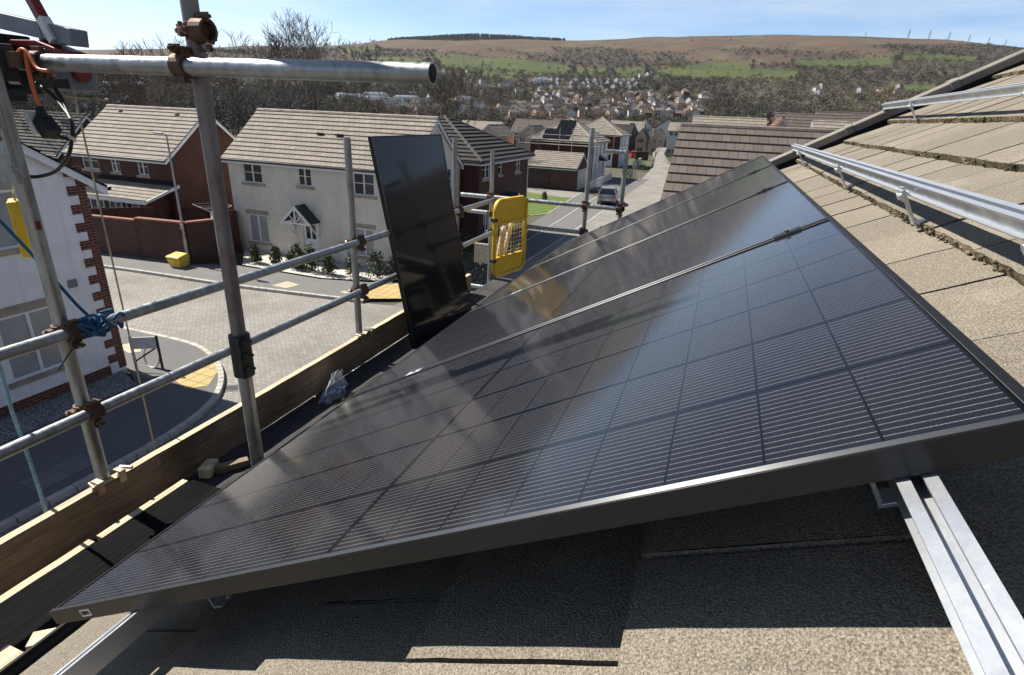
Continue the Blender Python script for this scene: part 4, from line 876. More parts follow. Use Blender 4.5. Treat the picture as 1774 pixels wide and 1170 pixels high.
# ------------------------------------------------------------------ scaffold
sc = thing('scaffold', (-2.4, 3, 0), 'galvanised tube scaffold along the eaves with guard rails and rusty couplers', 'scaffold')
def tubeo(name, p0, p1, r=.0242, m='tube', parent=None):
    b = MB(); b.pipe(p0, p1, r, .004, 24); return b.build(name, M[m], parent or sc, smooth=True, autos=50)
XP = -2.40; XR = -2.345
tubeo('standard', (XP, 1.372, 2.0), (XP, 1.372, 7.28), .026)
tubeo('standard', (XP, 3.36, 0), (XP, 3.36, 7.02)); tubeo('standard', (XP, 5.04, 0), (XP, 5.04, 6.98)); tubeo('standard', (XP, 6.0, 0), (XP, 6.0, 6.83))
tubeo('standard', (-1.715, 1.598, 0), (-1.715, 1.598, 6.25), .0275); tubeo('standard', (-1.715, 1.598, 6.25), (-1.715, 1.598, 8.6), .0275, 'tubered')
tubeo('standard', (-1.31, 6.0, 0), (-1.31, 6.0, 7.12)); tubeo('standard', (-.945, 6.06, 0), (-.945, 6.06, 6.92))
tubeo('guard_rail', (XR, -1.5, 6.318), (XR, 6.02, 6.318)); tubeo('guard_rail', (XR, -1.5, 5.955), (XR, 6.02, 5.955))
tubeo('guard_rail', (-2.75, 5.95, 6.345), (-.92, 5.95, 6.345)); tubeo('guard_rail', (-2.2, 5.95, 6.06), (-1.27, 5.95, 6.06))
tubeo('ledger', (-2.68, 1.535, 7.312), (-.80, 1.535, 7.300), .0285)
tubeo('transom', (-2.72, 6.05, 6.155), (-2.36, 6.05, 6.15)); tubeo('transom', (-1.16, 6.06, 6.905), (-.93, 6.06, 6.90), .02)
for y in (1.3, 3.3, 4.9, 5.9): tubeo('transom', (-2.6, y, 5.30), (-1.45, y, 5.30))
def coupler(c, d1, d2, off, r1=.0285, r2=.0285, flip=1):
    """double coupler: a collar round each tube, hinge lug, eye-bolts with nuts"""
    c = Vector(c); d1 = Vector(d1).normalized(); d2 = Vector(d2).normalized(); off = Vector(off); b = MB()
    ring1 = MB(); b.pipe(c-d1*.026, c+d1*.026, r1+.009, .010, 18); b.pipe(c+off-d2*.026, c+off+d2*.026, r2+.009, .010, 18)
    n = off.normalized(); side = n.cross(d1).normalized()
    b.obox(c+off*.5, d1*.022, side*.024, n*.012)
    for cc, dd, s in ((c, d1, 1), (c+off, d2, -1)):
        sd = n.cross(dd).normalized()*s*flip
        b.obox(cc+sd*(r1+.016)+n*.006, sd*.013, dd*.019, n*.007); b.obox(cc+sd*(r1+.016)-n*.012, sd*.012, dd*.017, n*.006)
        b.tube([cc+sd*(r1+.020)-n*.040, cc+sd*(r1+.020)+n*.045], .0075, 8)
    for cc, dd, s in ((c, d1, 1), (c+off, d2, -1)):                      # hinged flap with its T-bolt and a second lug
        sd = n.cross(dd).normalized()*s*flip
        b.obox(cc-sd*(r1+.013)+n*.01, sd*.011, dd*.024, n*.014); b.tube([cc-sd*(r1+.012)+n*.012-dd*.034, cc-sd*(r1+.012)+n*.012+dd*.034], .0065, 8)
        b.obox(cc+sd*(r1+.028)+n*.022, sd*.006, dd*.022, n*.005)
    o = b.build('coupler', M['rust'], sc, bevel=.0015)
    q = MB()
    for cc, dd, s in ((c, d1, 1), (c+off, d2, -1)):
        sd = n.cross(dd).normalized()*s*flip; e = cc+sd*(r1+.020); q.tube([e+n*.014, e+n*.032], .0145, 6); q.tube([e-n*.03, e-n*.018], .012, 6)
    q.parts('nut', M['bolt'] if flip > 0 else M['rust'], o)
Z = (0, 0, 1); Xd = (1, 0, 0); Yd = (0, 1, 0)
for y in (1.372, 3.36, 5.04, 6.0):
    for z in (6.318, 5.955): coupler((XP, y, z), Z, Yd, (XR-XP, 0, 0))
coupler((-1.715, 1.598, 7.308), Z, Xd, (0, -.063, 0), flip=-1); coupler((-1.70, 1.598, 7.415), Z, Xd, (.045, -.02, .0), flip=1)
for x in (-1.31, -.945): coupler((x, 6.0, 6.345), Z, Xd, (0, -.05, 0))
coupler((-1.31, 6.0, 6.06), Z, Xd, (0, -.05, 0)); coupler((XP, 6.0, 6.15), Z, Xd, (0, .05, 0)); coupler((XP, 6.0, 6.345), Z, Xd, (0, -.05, 0)); coupler((XP, 1.46, 7.31), Z, Xd, (0, .07, 0), flip=-1)
b = MB(); c = Vector((-1.715, 1.598, 6.25))                                  # sleeve joining the two lengths of the inner pole
b.pipe(c-Vector((0, 0, .09)), c+Vector((0, 0, .09)), .040, .012, 20)
for z in (-.06, 0, .06): b.obox(c+Vector((.034, -.02, z)), (.014, 0, 0), (0, .012, 0), (0, 0, .02)); b.tube([c+Vector((.04, -.05, z)), c+Vector((.04, .02, z))], .007, 6)
b.obox(c+Vector((.025, -.03, 0)), (.012, 0, 0), (0, .01, 0), (0, 0, .088))
b.build('sleeve_coupler', M['darksteel'], sc, bevel=.002)
for y in (1.372, 3.36):
    for s in (-1, 1):
        b = MB()
        q = Vector((XP+.04, y+s*.05, 5.625)); b.obox(q, (.024, 0, 0), (0, .013, 0), (0, 0, .005)); b.tube([q+Vector((-.02, s*.02, 0)), q+Vector((.035, s*.035, .002))], .008, 8); b.obox(q+Vector((.012, 0, -.03)), (.003, 0, 0), (0, .016, 0), (0, 0, .03)); b.build('board_clip', M['bolt'], sc)
b = MB(); b.obox((XP-.005, 1.335, 7.03), (.05, 0, 0), (0, .006, 0), (0, 0, .13)); b.tube([(XP+.03, 1.325, 7.10), (XP+.03, 1.345, 7.10)], .012, 6); b.tube([(XP+.035, 1.325, 6.95), (XP+.035, 1.345, 6.95)], .012, 6); b.build('hoist_plate', M['tube'], sc)
b = MB(); b.box(XP+.026, XP+.034, 1.36, 1.375, 6.73, 6.76); b.build('red_tag', M['redpaint'], sc)

# toe boards and deck
def plank(name, x0, x1, y0, y1, z0, z1, m, label, cat, parent=None, group=None, m2=None, sag=.004):
    b = MB(); k = max(2, int(abs(y1-y0)/.12)); ph = random.random()*9
    f = lambda y: sag*math.sin(y*1.7+ph)+.0015*math.sin(y*23+ph)
    for i in range(k):
        ya, yb = y0+(y1-y0)*i/k, y0+(y1-y0)*(i+1)/k
        P_ = lambda x, y, z: (x, y, z+f(y))
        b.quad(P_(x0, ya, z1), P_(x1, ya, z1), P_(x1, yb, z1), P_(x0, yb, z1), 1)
        b.quad(P_(x0, ya, z0), P_(x0, yb, z0), P_(x0, yb, z1), P_(x0, ya, z1), 0); b.quad(P_(x1, ya, z0), P_(x1, ya, z1), P_(x1, yb, z1), P_(x1, yb, z0), 0)
        b.quad(P_(x0, ya, z0), P_(x1, ya, z0), P_(x1, yb, z0), P_(x0, yb, z0), 0)
    for y in (y0, y1): b.quad((x0, y, z0+f(y)), (x1, y, z0+f(y)), (x1, y, z1+f(y)), (x0, y, z1+f(y)), 0)
    o = b.build(name, [M[m], M[m2 or m]], parent, org=None if parent else ((x0+x1)/2, (y0+y1)/2, z0))
    if label: prop(o, label, cat, group)
    return o
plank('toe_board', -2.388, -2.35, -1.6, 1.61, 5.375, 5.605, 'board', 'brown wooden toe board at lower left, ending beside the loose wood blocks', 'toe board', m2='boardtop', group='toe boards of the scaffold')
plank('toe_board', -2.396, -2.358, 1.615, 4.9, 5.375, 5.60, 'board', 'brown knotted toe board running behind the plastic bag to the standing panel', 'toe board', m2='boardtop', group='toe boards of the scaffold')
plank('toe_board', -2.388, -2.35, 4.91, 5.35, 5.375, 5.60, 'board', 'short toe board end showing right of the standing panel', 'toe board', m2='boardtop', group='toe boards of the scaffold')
b = MB(); b.box(-2.62, -2.42, 6.04, 6.08, 5.55, 5.78); prop(b.build('toe_board', M['deckpale'], org=(-2.5, 6.06, 5.55)), 'pale square board end beyond the corner pole next to the yellow gate', 'toe board', 'toe boards of the scaffold')
dk = thing('scaffold_deck', (-1.95, 2.5, 5.33), 'dark weathered board deck of the scaffold below the eaves', 'scaffold deck')
xs = [-2.345, -2.125, -1.90, -1.675]
for i in range(3):
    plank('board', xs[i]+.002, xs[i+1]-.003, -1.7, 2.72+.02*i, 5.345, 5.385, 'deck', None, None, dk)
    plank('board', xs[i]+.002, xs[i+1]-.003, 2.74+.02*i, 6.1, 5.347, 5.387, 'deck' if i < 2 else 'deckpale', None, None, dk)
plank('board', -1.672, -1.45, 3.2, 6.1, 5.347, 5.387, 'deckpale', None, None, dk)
plank('plank', -2.17, -1.64, -1.7, 1.62, 5.40, 5.495, 'netting', 'dark black stained plank stacked on the scaffold deck at lower left', 'plank')
plank('batten', -2.212, -2.176, -1.7, 1.15, 5.46, 5.498, 'boardtop', 'thin sunlit wooden batten along the edge of the dark plank, near half', 'batten', group='battens beside the dark plank')
plank('batten', -2.210, -2.176, 1.18, 1.60, 5.46, 5.498, 'boardtop', 'shorter sunlit wooden batten along the dark plank, far half', 'batten', group='battens beside the dark plank')
plank('batten', -1.93, -1.84, -.3, .70, 5.50, 5.535, 'boardtop', 'pale wooden batten lying by the gutter at the bottom left corner', 'batten', group='battens beside the dark plank')
def block(loc, sx, sy, sz, rz, label, m='timber', tilt=0):
    b = MB(); q = Matrix.Translation(loc) @ Matrix.Rotation(R(rz), 4, 'Z') @ Matrix.Rotation(R(tilt), 4, 'Y')
    b.box(-sx, sx, -sy, sy, 0, sz*2); o = b.build('wood_block', M[m], mat=Matrix.Identity(4), bevel=.002); o.matrix_world = q; return prop(o, label, 'wood block')
block((-1.80, .80, 5.50), .03, .105, .02, -52, 'fresh timber offcut under the near left corner of the nearest panel')
block((-2.275, 1.80, 5.386), .03, .05, .028, 20, 'upright wooden block on the deck against the toe board', tilt=0)
block((-2.20, 1.88, 5.386), .022, .08, .018, -35, 'flat wooden block lying beside the upright one on the deck', m='board')
# ------------------------------------------------------------------ plastic bag, gates, hoist, ropes and cables
def mk_bag():
    b = NB('clear_plastic'); v = b.coord(); n = b.noise(v, 26, 4, .7)
    b.set(Base_Color=(.75, .8, .85), Roughness=.12, Alpha=b.ramp(n, .35, .7, .12, .6), Specular_IOR_Level=.7); b.bump(n, .6, .01); return b.m
M['bag'] = mk_bag()
M['screwblue'] = mk('blue_fixings', (.02, .06, .2), .4, .3, 30)
g = thing('plastic_bag', (-2.2, 2.78, 5.386), 'crumpled clear plastic bag with blue contents on the deck by the toe board', 'plastic bag')
b = MB(); nr, ns = 12, 30
for i in range(nr+1):
    t = i/nr
    for j in range(ns):
        a = 2*math.pi*j/ns; r = (.085*(1-t*.75)+.012*math.sin(a*5+t*7)+.012*mnoise.noise(Vector((math.cos(a)*2, math.sin(a)*2, t*5))))
        b.v.append((-2.22+r*.7*math.cos(a)+.02*t, 2.78+r*1.5*math.sin(a)+.03*t, 5.388+.17*t+.02*mnoise.noise(Vector((a*2, t*4, 2)))*t))
for i in range(nr):
    for j in range(ns): b.f.append((i*ns+j, i*ns+(j+1) % ns, (i+1)*ns+(j+1) % ns, (i+1)*ns+j)); b.m.append(0)
b.build('film', M['bag'], g, smooth=True)
b = MB(); rr = random.Random(5)
for i in range(46): b.tube([(-2.22+rr.uniform(-.045, .045), 2.78+rr.uniform(-.09, .09), 5.395+rr.random()*.05), (-2.22+rr.uniform(-.045, .045), 2.78+rr.uniform(-.09, .09), 5.395+rr.random()*.05)], .006, 5)
b.build('contents', M['screwblue'], g)

def rrect(w, h, r, n=6):
    out = []
    for cx, cz, a0 in ((w-r, r, -90), (w-r, h-r, 0), (r, h-r, 90), (r, r, 180)):
        for i in range(n+1): a = R(a0+90*i/n); out.append((cx+r*math.cos(a), cz+r*math.sin(a)))
    return out
def gate(org, ang, w, h, label, latch=True):
    t = bpy.data.objects.new('safety_gate', None); COL.objects.link(t); t.location = org; t.rotation_euler = (0, 0, R(ang)); ORG[t.name] = Vector((0, 0, 0)); prop(t, label, 'safety gate')
    P = rrect(w, h, .10)
    b = MB(); ring = [Vector((x, 0, z)) for x, z in P]; k = len(ring); nb = 8; r = .021
    for i in range(k):
        d = (ring[(i+1) % k]-ring[i-1]).normalized(); u = Vector((0, 1, 0)); v2 = d.cross(u)
        for j in range(nb): a = 2*math.pi*j/nb; b.v.append(tuple(ring[i]+u*math.cos(a)*r*1.2+v2*math.sin(a)*r))
    for i in range(k):
        for j in range(nb): b.f.append((i*nb+j, i*nb+(j+1) % nb, ((i+1) % k)*nb+(j+1) % nb, ((i+1) % k)*nb+j)); b.m.append(0)
    for z in (h*.24, h*.70): b.box(.01, w-.01, -.016, .016, z-.012, z+.012)
    b.build('frame', M['yellow'], t, smooth=True, autos=40)
    b = MB(); top = [(x, z) for x, z in rrect(w-.02, h-.02, .09) ]
    pts = [(x+.01, z+.01) for x, z in top if z+.01 >= h*.70]; pts = sorted([p for p in pts if p[0] > w/2], key=lambda p: p[1])+sorted([p for p in pts if p[0] <= w/2], key=lambda p: -p[1])
    b.prism([(w-.01, -.005, h*.70)]+[(x, -.005, z) for x, z in pts]+[(.01, -.005, h*.70)], (0, .01, 0)); b.build('panel', M['yellow'], t)
    b = MB(); pts = [(x+.01, z+.01) for x, z in top if z+.01 <= h*.24]; pts = sorted([p for p in pts if p[0] <= w/2], key=lambda p: -p[1])+sorted([p for p in pts if p[0] > w/2], key=lambda p: p[1])
    b.prism([(.01, -.005, h*.24)]+[(x, -.005, z) for x, z in pts]+[(w-.01, -.005, h*.24)], (0, .01, 0)); b.build('panel', M['yellow'], t)
    b = MB(); n = 11
    for i in range(1, n): x = w*i/n; b.tube([(x, 0, h*.24), (x, 0, h*.70)], .0028, 5)
    for i in range(1, 8): z = h*.24+h*.46*i/8; b.tube([(.01, .004, z), (w-.01, .004, z)], .0028, 5)
    b.build('mesh', M['yellowwire'], t)
    if latch:
        b = MB(); b.box(w+.015, w+.05, -.012, .012, h*.50, h*.58); b.box(w*.86, w*.88, -.008, .012, h*.88, h*.9); b.build('latch', M['yellowwire'], t)
        b = MB()
        for z in (h*.22, h*.76): b.box(-.03, .012, -.03, .03, z-.016, z+.016)
        b.build('hinge', M['darksteel'], t)
    return t
gate((-2.10, 5.36, 5.602), 75, .565, .79, 'yellow gate with rounded corners and wire mesh hanging at the far scaffold corner')
q = Matrix.Rotation(R(75), 3, 'Z')
def on_gate(x, y, z): return Vector((-2.10, 5.36, 5.602))+q @ Vector((x*.94, y, z*.94))
for i, (x0, z0, x1, z1, wd, lb) in enumerate([(.10, .12, .20, .50, .05, 'narrow pale timber offcut upright behind the mesh of the yellow gate'), (.20, .08, .26, .50, .065, 'pale timber offcut with rounded top behind the middle of the yellow mesh'), (.28, .10, .46, .56, .06, 'longest pale timber offcut slanting behind the right of the yellow mesh')]):
    b = MB(); a, c = on_gate(x0, .035+.028*i, z0), on_gate(x1, .03+.028*i, z1); d = (c-a).normalized(); s = d.cross(q @ Vector((0, 1, 0))).normalized()
    b.obox((a+c)/2, d*(c-a).length/2, s*wd/2, (q @ Vector((0, 1, 0)))*.012); b.tube([c-(q @ Vector((0, .0118, 0))), c+(q @ Vector((0, .0118, 0)))], wd/2*.98, 14)
    prop(b.build('timber_offcut', M['timber'], org=tuple(a)), lb, 'timber offcut', 'timber offcuts behind the yellow gate')
tg = thing('scaffold_tag', (-2.62, 1.45, 6.58), 'yellow plastic tag holder hanging edge-on behind the left scaffold pole', 'scaffold tag')
b = MB(); vd = Vector((-.88, .47, 0)); sd_ = Vector((.47, .88, 0))
b.obox((-2.655, 1.468, 6.69), vd*.05, sd_*.020, (0, 0, .115)); b.build('holder', M['yellow'], tg, bevel=.012)
b = MB(); b.obox((-2.62, 1.45, 6.69), vd*.012, sd_*.024, (0, 0, .112)); b.build('rim', M['yellow'], tg, bevel=.004)
b = MB(); b.tube(bez([(-2.63, 1.46, 6.80), (-2.62, 1.455, 6.835), (-2.585, 1.44, 6.855), (-2.53, 1.42, 6.89), (-2.42, 1.39, 6.91)]), .004, 6); b.build('wire_hook', M['steelwire'], tg)
# hoist clamped to the top of the left pole, arm reaching out over the street
h = thing('scaffold_hoist', (-2.45, 1.7, 7.1), 'electric scaffold hoist with red hood and grey arm at the top left', 'hoist')
b = MB(); b.obox((-2.79, 1.72, 7.465), (.36, 0, -.055), (0, .035, 0), (.004, 0, .030)); b.build('arm', M['greypaint'], h, bevel=.004)
b = MB(); b.obox((-2.60, 1.72, 7.432), (.008, 0, 0), (0, .037, 0), (0, 0, .034)); b.obox((-2.50, 1.72, 7.417), (.006, 0, 0), (0, .036, 0), (0, 0, .032)); b.parts('arm_collar', M['greypaint'], h)
b = MB(); b.obox((-2.62, 1.70, 7.545), (.065, 0, -.125), (0, .018, 0), (.012, 0, .007)); b.build('brace', M['redpaint'], h); b = MB(); b.obox((-2.545, 1.69, 7.435), (.022, 0, -.04), (0, .019, 0), (.013, 0, .008)); b.build('brace_tip', M['offwhite'], h)
b = MB(); b.prism([(-2.80, 1.66, 7.400), (-2.60, 1.66, 7.398), (-2.465, 1.66, 7.362), (-2.465, 1.66, 7.348), (-2.60, 1.66, 7.368), (-2.80, 1.66, 7.385)], (0, .10, 0)); b.build('hood', M['redpaint'], h, bevel=.004)
b = MB(); b.tube([(-2.68, 1.66, 7.32), (-2.68, 1.80, 7.32)], .06, 20); b.build('drum', M['black'], h, autos=40); b = MB()
for i in range(9): b.tube([(-2.68, 1.675+i*.013, 7.32), (-2.68, 1.683+i*.013, 7.32)], .063, 18)
b.build('cable_winding', M['steelwire'], h)
b = MB(); b.box(-2.60, -2.53, 1.69, 1.83, 7.22, 7.335); b.build('motor', M['greypaint'], h, bevel=.012)
b = MB(); b.tube([(-2.53, 1.76, 7.29), (-2.505, 1.76, 7.29)], .036, 18); b.build('end_cap', M['redpaint'], h, bevel=.006)
b = MB(); b.box(-2.575, -2.455, 1.60, 1.66, 7.226, 7.262); b.tube([(-2.555, 1.595, 7.24), (-2.555, 1.605, 7.24)], .007, 8); b.build('control_box', M['black'], h, bevel=.005)
b = MB(); b.box(-2.84, -2.76, 1.40, 1.75, 7.20, 7.42); b.tube([(-2.50, 1.36, 7.20), (-2.50, 1.5, 7.20)], .045, 14); b.box(-2.50, -2.40, 1.40, 1.46, 7.24, 7.36); b.parts('bracket', M['black'], h, bevel=.006)
b = MB(); b.tube([(-2.50, 1.74, 7.205), (-2.37, 1.74, 7.19)], .006, 6); b.tube([(-2.62, 1.74, 7.2), (-2.46, 1.73, 7.195)], .006, 6); b.tube(bez([(-2.60, 1.745, 7.21), (-2.60, 1.747, 7.19), (-2.585, 1.747, 7.185)]), .005, 6); b.parts('cable_guide', M['bolt'], h)
b = MB(); b.tube([(-2.62, 1.78, 7.25), (-2.62, 1.78, .4)], .0038, 6); b.build('hoist_cable', M['steelwire'], h)
b = MB(); b.ball((-2.62, 1.78, .4), .05); b.tube(bez([(-2.62, 1.78, .37), (-2.60, 1.78, .30), (-2.63, 1.78, .26), (-2.66, 1.78, .30)]), .01, 6); b.build('hook', M['darksteel'], h)
# orange lead hanging over the ledger to a socket, black lead looping back to the pole
c = thing('power_lead', (-2.1, 1.45, 7.1), 'orange power lead hung over the top tube with black plug and socket', 'power lead')
b = MB(); b.tube(bez([(-2.60, 1.46, 7.24), (-2.47, 1.455, 7.28), (-2.40, 1.45, 7.31), (-2.364, 1.46, 7.345), (-2.33, 1.46, 7.325), (-2.29, 1.45, 7.285), (-2.235, 1.45, 7.277)]), .0062, 8); b.build('orange_cable', M['orange'], c, smooth=True)
b = MB(); b.tube(bez([(-2.352, 1.465, 7.343), (-2.338, 1.45, 7.29), (-2.324, 1.44, 7.226), (-2.316, 1.44, 7.17), (-2.308, 1.44, 7.145)]), .0065, 8); b.build('orange_cable', M['orange'], c, smooth=True)
b = MB(); b.tube([(-2.312, 1.44, 7.16), (-2.30, 1.435, 7.12)], .014, 10, r1=.022); b.obox((-2.292, 1.435, 7.095), (.022, 0, -.026), (0, .026, 0), (.018, 0, .016)); b.build('socket', M['black'], c, bevel=.004)
b = MB(); b.obox((-2.330, 1.43, 7.105), (.016, 0, -.034), (0, .028, 0), (.009, 0, .005)); b.build('plug', M['offwhite'], c, bevel=.003)
b = MB(); b.tube(bez([(-2.275, 1.44, 7.08), (-2.275, 1.46, 7.062), (-2.28, 1.49, 7.052)]), .006, 8); b.build('tail', M['black'], c)
k = thing('cable_loop', (-2.3, 1.5, 7.0), 'twin black cables from the hoist, tied in white and looping to the left pole', 'cable')
b = MB(); b.tube(bez([(-2.529, 1.6, 7.23), (-2.469, 1.6, 7.191), (-2.40, 1.58, 7.15), (-2.33, 1.55, 7.115), (-2.275, 1.51, 7.085), (-2.273, 1.5, 7.055)]), .0075, 8); b.build('cable', M['black'], k, smooth=True)
b = MB(); b.tube(bez([(-2.475, 1.61, 7.233), (-2.43, 1.60, 7.183), (-2.37, 1.57, 7.136), (-2.30, 1.53, 7.11), (-2.262, 1.50, 7.08), (-2.268, 1.5, 7.05)]), .0075, 8); b.build('cable', M['black'], k, smooth=True)
b = MB(); b.tube(bez([(-2.27, 1.5, 7.065), (-2.302, 1.5, 7.009), (-2.353, 1.5, 6.962), (-2.426, 1.5, 6.923), (-2.485, 1.47, 6.905), (-2.50, 1.43, 6.916), (-2.45, 1.38, 6.95)]), .0068, 8); b.build('cable', M['black'], k, smooth=True)
b = MB(); b.tube(bez([(-2.295, 1.49, 7.055), (-2.272, 1.485, 7.068), (-2.252, 1.49, 7.055), (-2.272, 1.505, 7.045), (-2.292, 1.495, 7.055)]), .005, 6); b.tube([(-2.272, 1.49, 7.055), (-2.225, 1.485, 7.06)], .003, 5); b.build('tie', M['offwhite'], k)
lp = MB(); lp.tube(bez([(-2.50, 1.36, 7.28), (-2.40, 1.32, 7.27), (-2.34, 1.31, 7.20), (-2.36, 1.32, 7.11), (-2.42, 1.34, 7.06)]), .008, 8); lp.tube(bez([(-2.46, 1.33, 7.18), (-2.43, 1.32, 7.10), (-2.38, 1.33, 7.05)]), .008, 8)
lp.build('cable', M['black'], k, smooth=True)
# blue rope tied round the guard rail
r = thing('blue_rope', (-2.35, 1.4, 6.32), 'blue rope knotted round the upper guard rail at the left pole', 'rope')
b = MB(); rr = random.Random(8)
b.tube(bez([(-2.50, 1.18, 7.02), (-2.46, 1.28, 6.80), (-2.43, 1.36, 6.62), (-2.40, 1.44, 6.42), (-2.37, 1.46, 6.36)]), .0065, 8)
for i in range(5):
    y = 1.40+i*.022; b.tube(bez([(XR+(.034+rr.uniform(0, .006))*math.cos(a), y+.012*math.sin(a*1.7+i), 6.318+(.034+rr.uniform(0, .006))*math.sin(a)) for a in [R(40*q) for q in range(10)]]), .0065, 7)
for i in range(4):
    o = Vector((XR+.03, 1.41+.02*i, 6.325)); b.tube(bez([o+Vector((rr.uniform(-.01, .035), rr.uniform(-.05, .05), rr.uniform(-.04, .055))) for q in range(6)]), .006, 7)
b.tube(bez([(XR+.03, 1.52, 6.33), (XR+.035, 1.55, 6.35), (XR+.02, 1.575, 6.33), (XR+.0, 1.575, 6.29), (XR+.03, 1.55, 6.285), (XR+.036, 1.535, 6.31)]), .006, 7)
b.build('coil', M['rope'], r, smooth=True)
b = MB(); b.tube(bez([(XR+.03, 1.40, 6.30), (XR+.035, 1.33, 6.26), (XR+.03, 1.27, 6.20)]), .003, 6); b.build('tail', M['black'], r)
b = MB(); b.tube(bez([(-2.45, 1.155, 6.315), (-2.455, 1.158, 6.2), (-2.45, 1.15, 6.05), (-2.455, 1.156, 5.9), (-2.45, 1.155, 5.7), (-2.455, 1.155, 5.4), (-2.45, 1.15, 4.0), (-2.45, 1.15, 1.0)]), .0072, 8); prop(b.build('hanging_rope', M['ropepale'], org=(-2.45, 1.155, 1.0), smooth=True), 'pale blue rope hanging straight down outside the guard rails at far left', 'rope')
b = MB(); b.tube([(XR-.02, 1.155, 6.34), (XR-.105, 1.155, 6.34)], .0072, 8)
# ------------------------------------------------------------------ street things
def wall_thing(name, pts, h, th, m, label, cat, cope='brickcope', z=0):
    t = thing(name, (pts[0][0], pts[0][1], z), label, cat); b = MB(); c = MB()
    for (x0, y0), (x1, y1) in zip(pts, pts[1:]):
        a, e = Vector((x0, y0, z)), Vector((x1, y1, z)); d = (e-a).normalized(); n = Vector((-d.y, d.x, 0))*th/2
        b.prism([a-n, e-n, e+n, a+n], (0, 0, h)); n2 = n*1.25; c.prism([a-n2+Vector((0, 0, h+.003)), e-n2+Vector((0, 0, h+.003)), e+n2+Vector((0, 0, h+.003)), a+n2+Vector((0, 0, h+.003))], (0, 0, .075))
    b.build('masonry', M[m], t); c.build('coping', M[cope], t); return t
M['brickcope'] = mk('brick_coping', (.26, .12, .085), .9, .25, 4)
wall_thing('garden_wall', [(-25.6, 18.95), (-22.95, 19.25), (-22.3, 21.2)], 1.95, .23, 'brickdark', 'tall brown brick garden wall turning the corner beside the street lamp', 'garden wall')
wall_thing('garden_wall', [(-30.5, 18.45), (-25.62, 18.93)], 1.85, .21, 'brickdark', 'slightly lower stretch of brown brick garden wall left of the step in its coping', 'garden wall')
def timber_fence(pts, h, label, m='fencewood'):
    t = thing('timber_fence', (pts[0][0], pts[0][1], 0), label, 'fence'); b = MB(); p = MB()
    for (x0, y0, z0), (x1, y1, z1) in zip(pts, pts[1:]):
        a, e = Vector((x0, y0, 0)), Vector((x1, y1, 0)); L_ = (e-a).length; d = (e-a)/L_; n = Vector((-d.y, d.x, 0)); k = int(L_/.12)
        for i in range(k):
            c = a+d*(L_*(i+.5)/k); hh = z0+(z1-z0)*(i+.5)/k; b.obox(c+Vector((0, 0, hh/2))+n*(.006 if i % 2 else -.006), d*.058, n*.008, Vector((0, 0, hh/2)))
        for i in range(int(L_/1.8)+1): c = a+d*min(L_, i*1.8); hh = z0+(z1-z0)*min(1, i*1.8/L_); p.obox(c+Vector((0, 0, hh/2+.03))+n*.05, d*.05, n*.05, Vector((0, 0, hh/2+.03)))
        b.prism([a-n*.02+Vector((0, 0, z0)), e-n*.02+Vector((0, 0, z1)), e+n*.02+Vector((0, 0, z1)), a+n*.02+Vector((0, 0, z0))], (0, 0, .03))
    b.build('board_panel', M[m], t); p.build('post', M[m], t); return t
timber_fence([(-30.4, 19.2, 1.9), (-25.9, 20.15, 2.3)], 2, 'brown timber fence slanting across the garden behind the low brick wall')
timber_fence([(-25.8, 21.3, 2.15), (-22.75, 22.2, 2.15)], 2, 'dark shaded timber fence between red brick gable and cream rendered house')
a = thing('rotary_airer', (-22.9, 20.9, 0), 'white rotary clothes airer behind the corner of the brick garden wall', 'clothes airer')
b = MB(); b.tube([(-22.9, 20.9, 0), (-22.9, 20.9, 2.55)], .025, 8); b.build('pole', M['offwhite'], a)
b = MB()
for i in range(4): an = R(20+90*i); b.tube([(-22.9, 20.9, 2.2), (-22.9+.95*math.cos(an), 20.9+.95*math.sin(an), 2.6)], .014, 6)
for q in (.45, .7, .95):
    P = [(-22.9+q*math.cos(R(20+90*i)), 20.9+q*math.sin(R(20+90*i)), 2.2+.42*q) for i in range(5)]
    for u, v in zip(P, P[1:]): b.tube([u, v], .004, 4)
b.build('arm', M['offwhite'], a)
b = MB()
for i in range(6):
    for j in range(5):
        f = lambda i, j: (-22.75+.10*i, 20.55+.04*math.sin(i*1.3+j), 2.35-.14*j-.02*math.sin(i*2))
        b.quad(f(i, j), f(i+1, j), f(i+1, j+1), f(i, j+1))
prop(b.build('hanging_cloth', M['offwhite'], org=(-22.5, 20.55, 1.7), smooth=True), 'white cloth hanging on the rotary airer in the shaded garden', 'cloth')
l = thing('street_lamp', (-22.86, 19.05, 0), 'grey street lamp standing at the corner of the brick garden wall', 'street lamp')
b = MB(); b.tube([(-22.86, 19.05, .1), (-22.86, 19.05, 1.3)], .075, 14); b.tube([(-22.86, 19.05, 1.3), (-22.86, 19.05, 5.7)], .052, 14, r1=.036); b.build('column', M['lampgrey'], l, smooth=True, autos=40)
b = MB(); b.tube(bez([(-22.86, 19.05, 5.68), (-22.87, 19.05, 5.80), (-22.96, 19.05, 5.86), (-23.08, 19.05, 5.87)]), .028, 10); b.build('arm', M['lampgrey'], l, smooth=True)
b = MB(); b.prism([(-23.53, 18.94, 5.85), (-23.0, 18.96, 5.84), (-23.0, 19.14, 5.84), (-23.53, 19.16, 5.85)], (0, 0, .07)); b.build('lamp_head', M['lampgrey'], l, bevel=.02); b = MB(); b.box(-23.48, -23.08, 18.98, 19.12, 5.83, 5.848); b.build('lens', M['white'], l)
b = MB(); b.obox((-22.82, 18.98, 1.85), (.10, 0, 0), (0, .012, 0), (0, 0, .12)); b.build('plate', M['slab'], l)
M['binyellow'] = mk_scuffed('grit_bin_yellow', (.62, .44, .05), (.25, .17, .06))
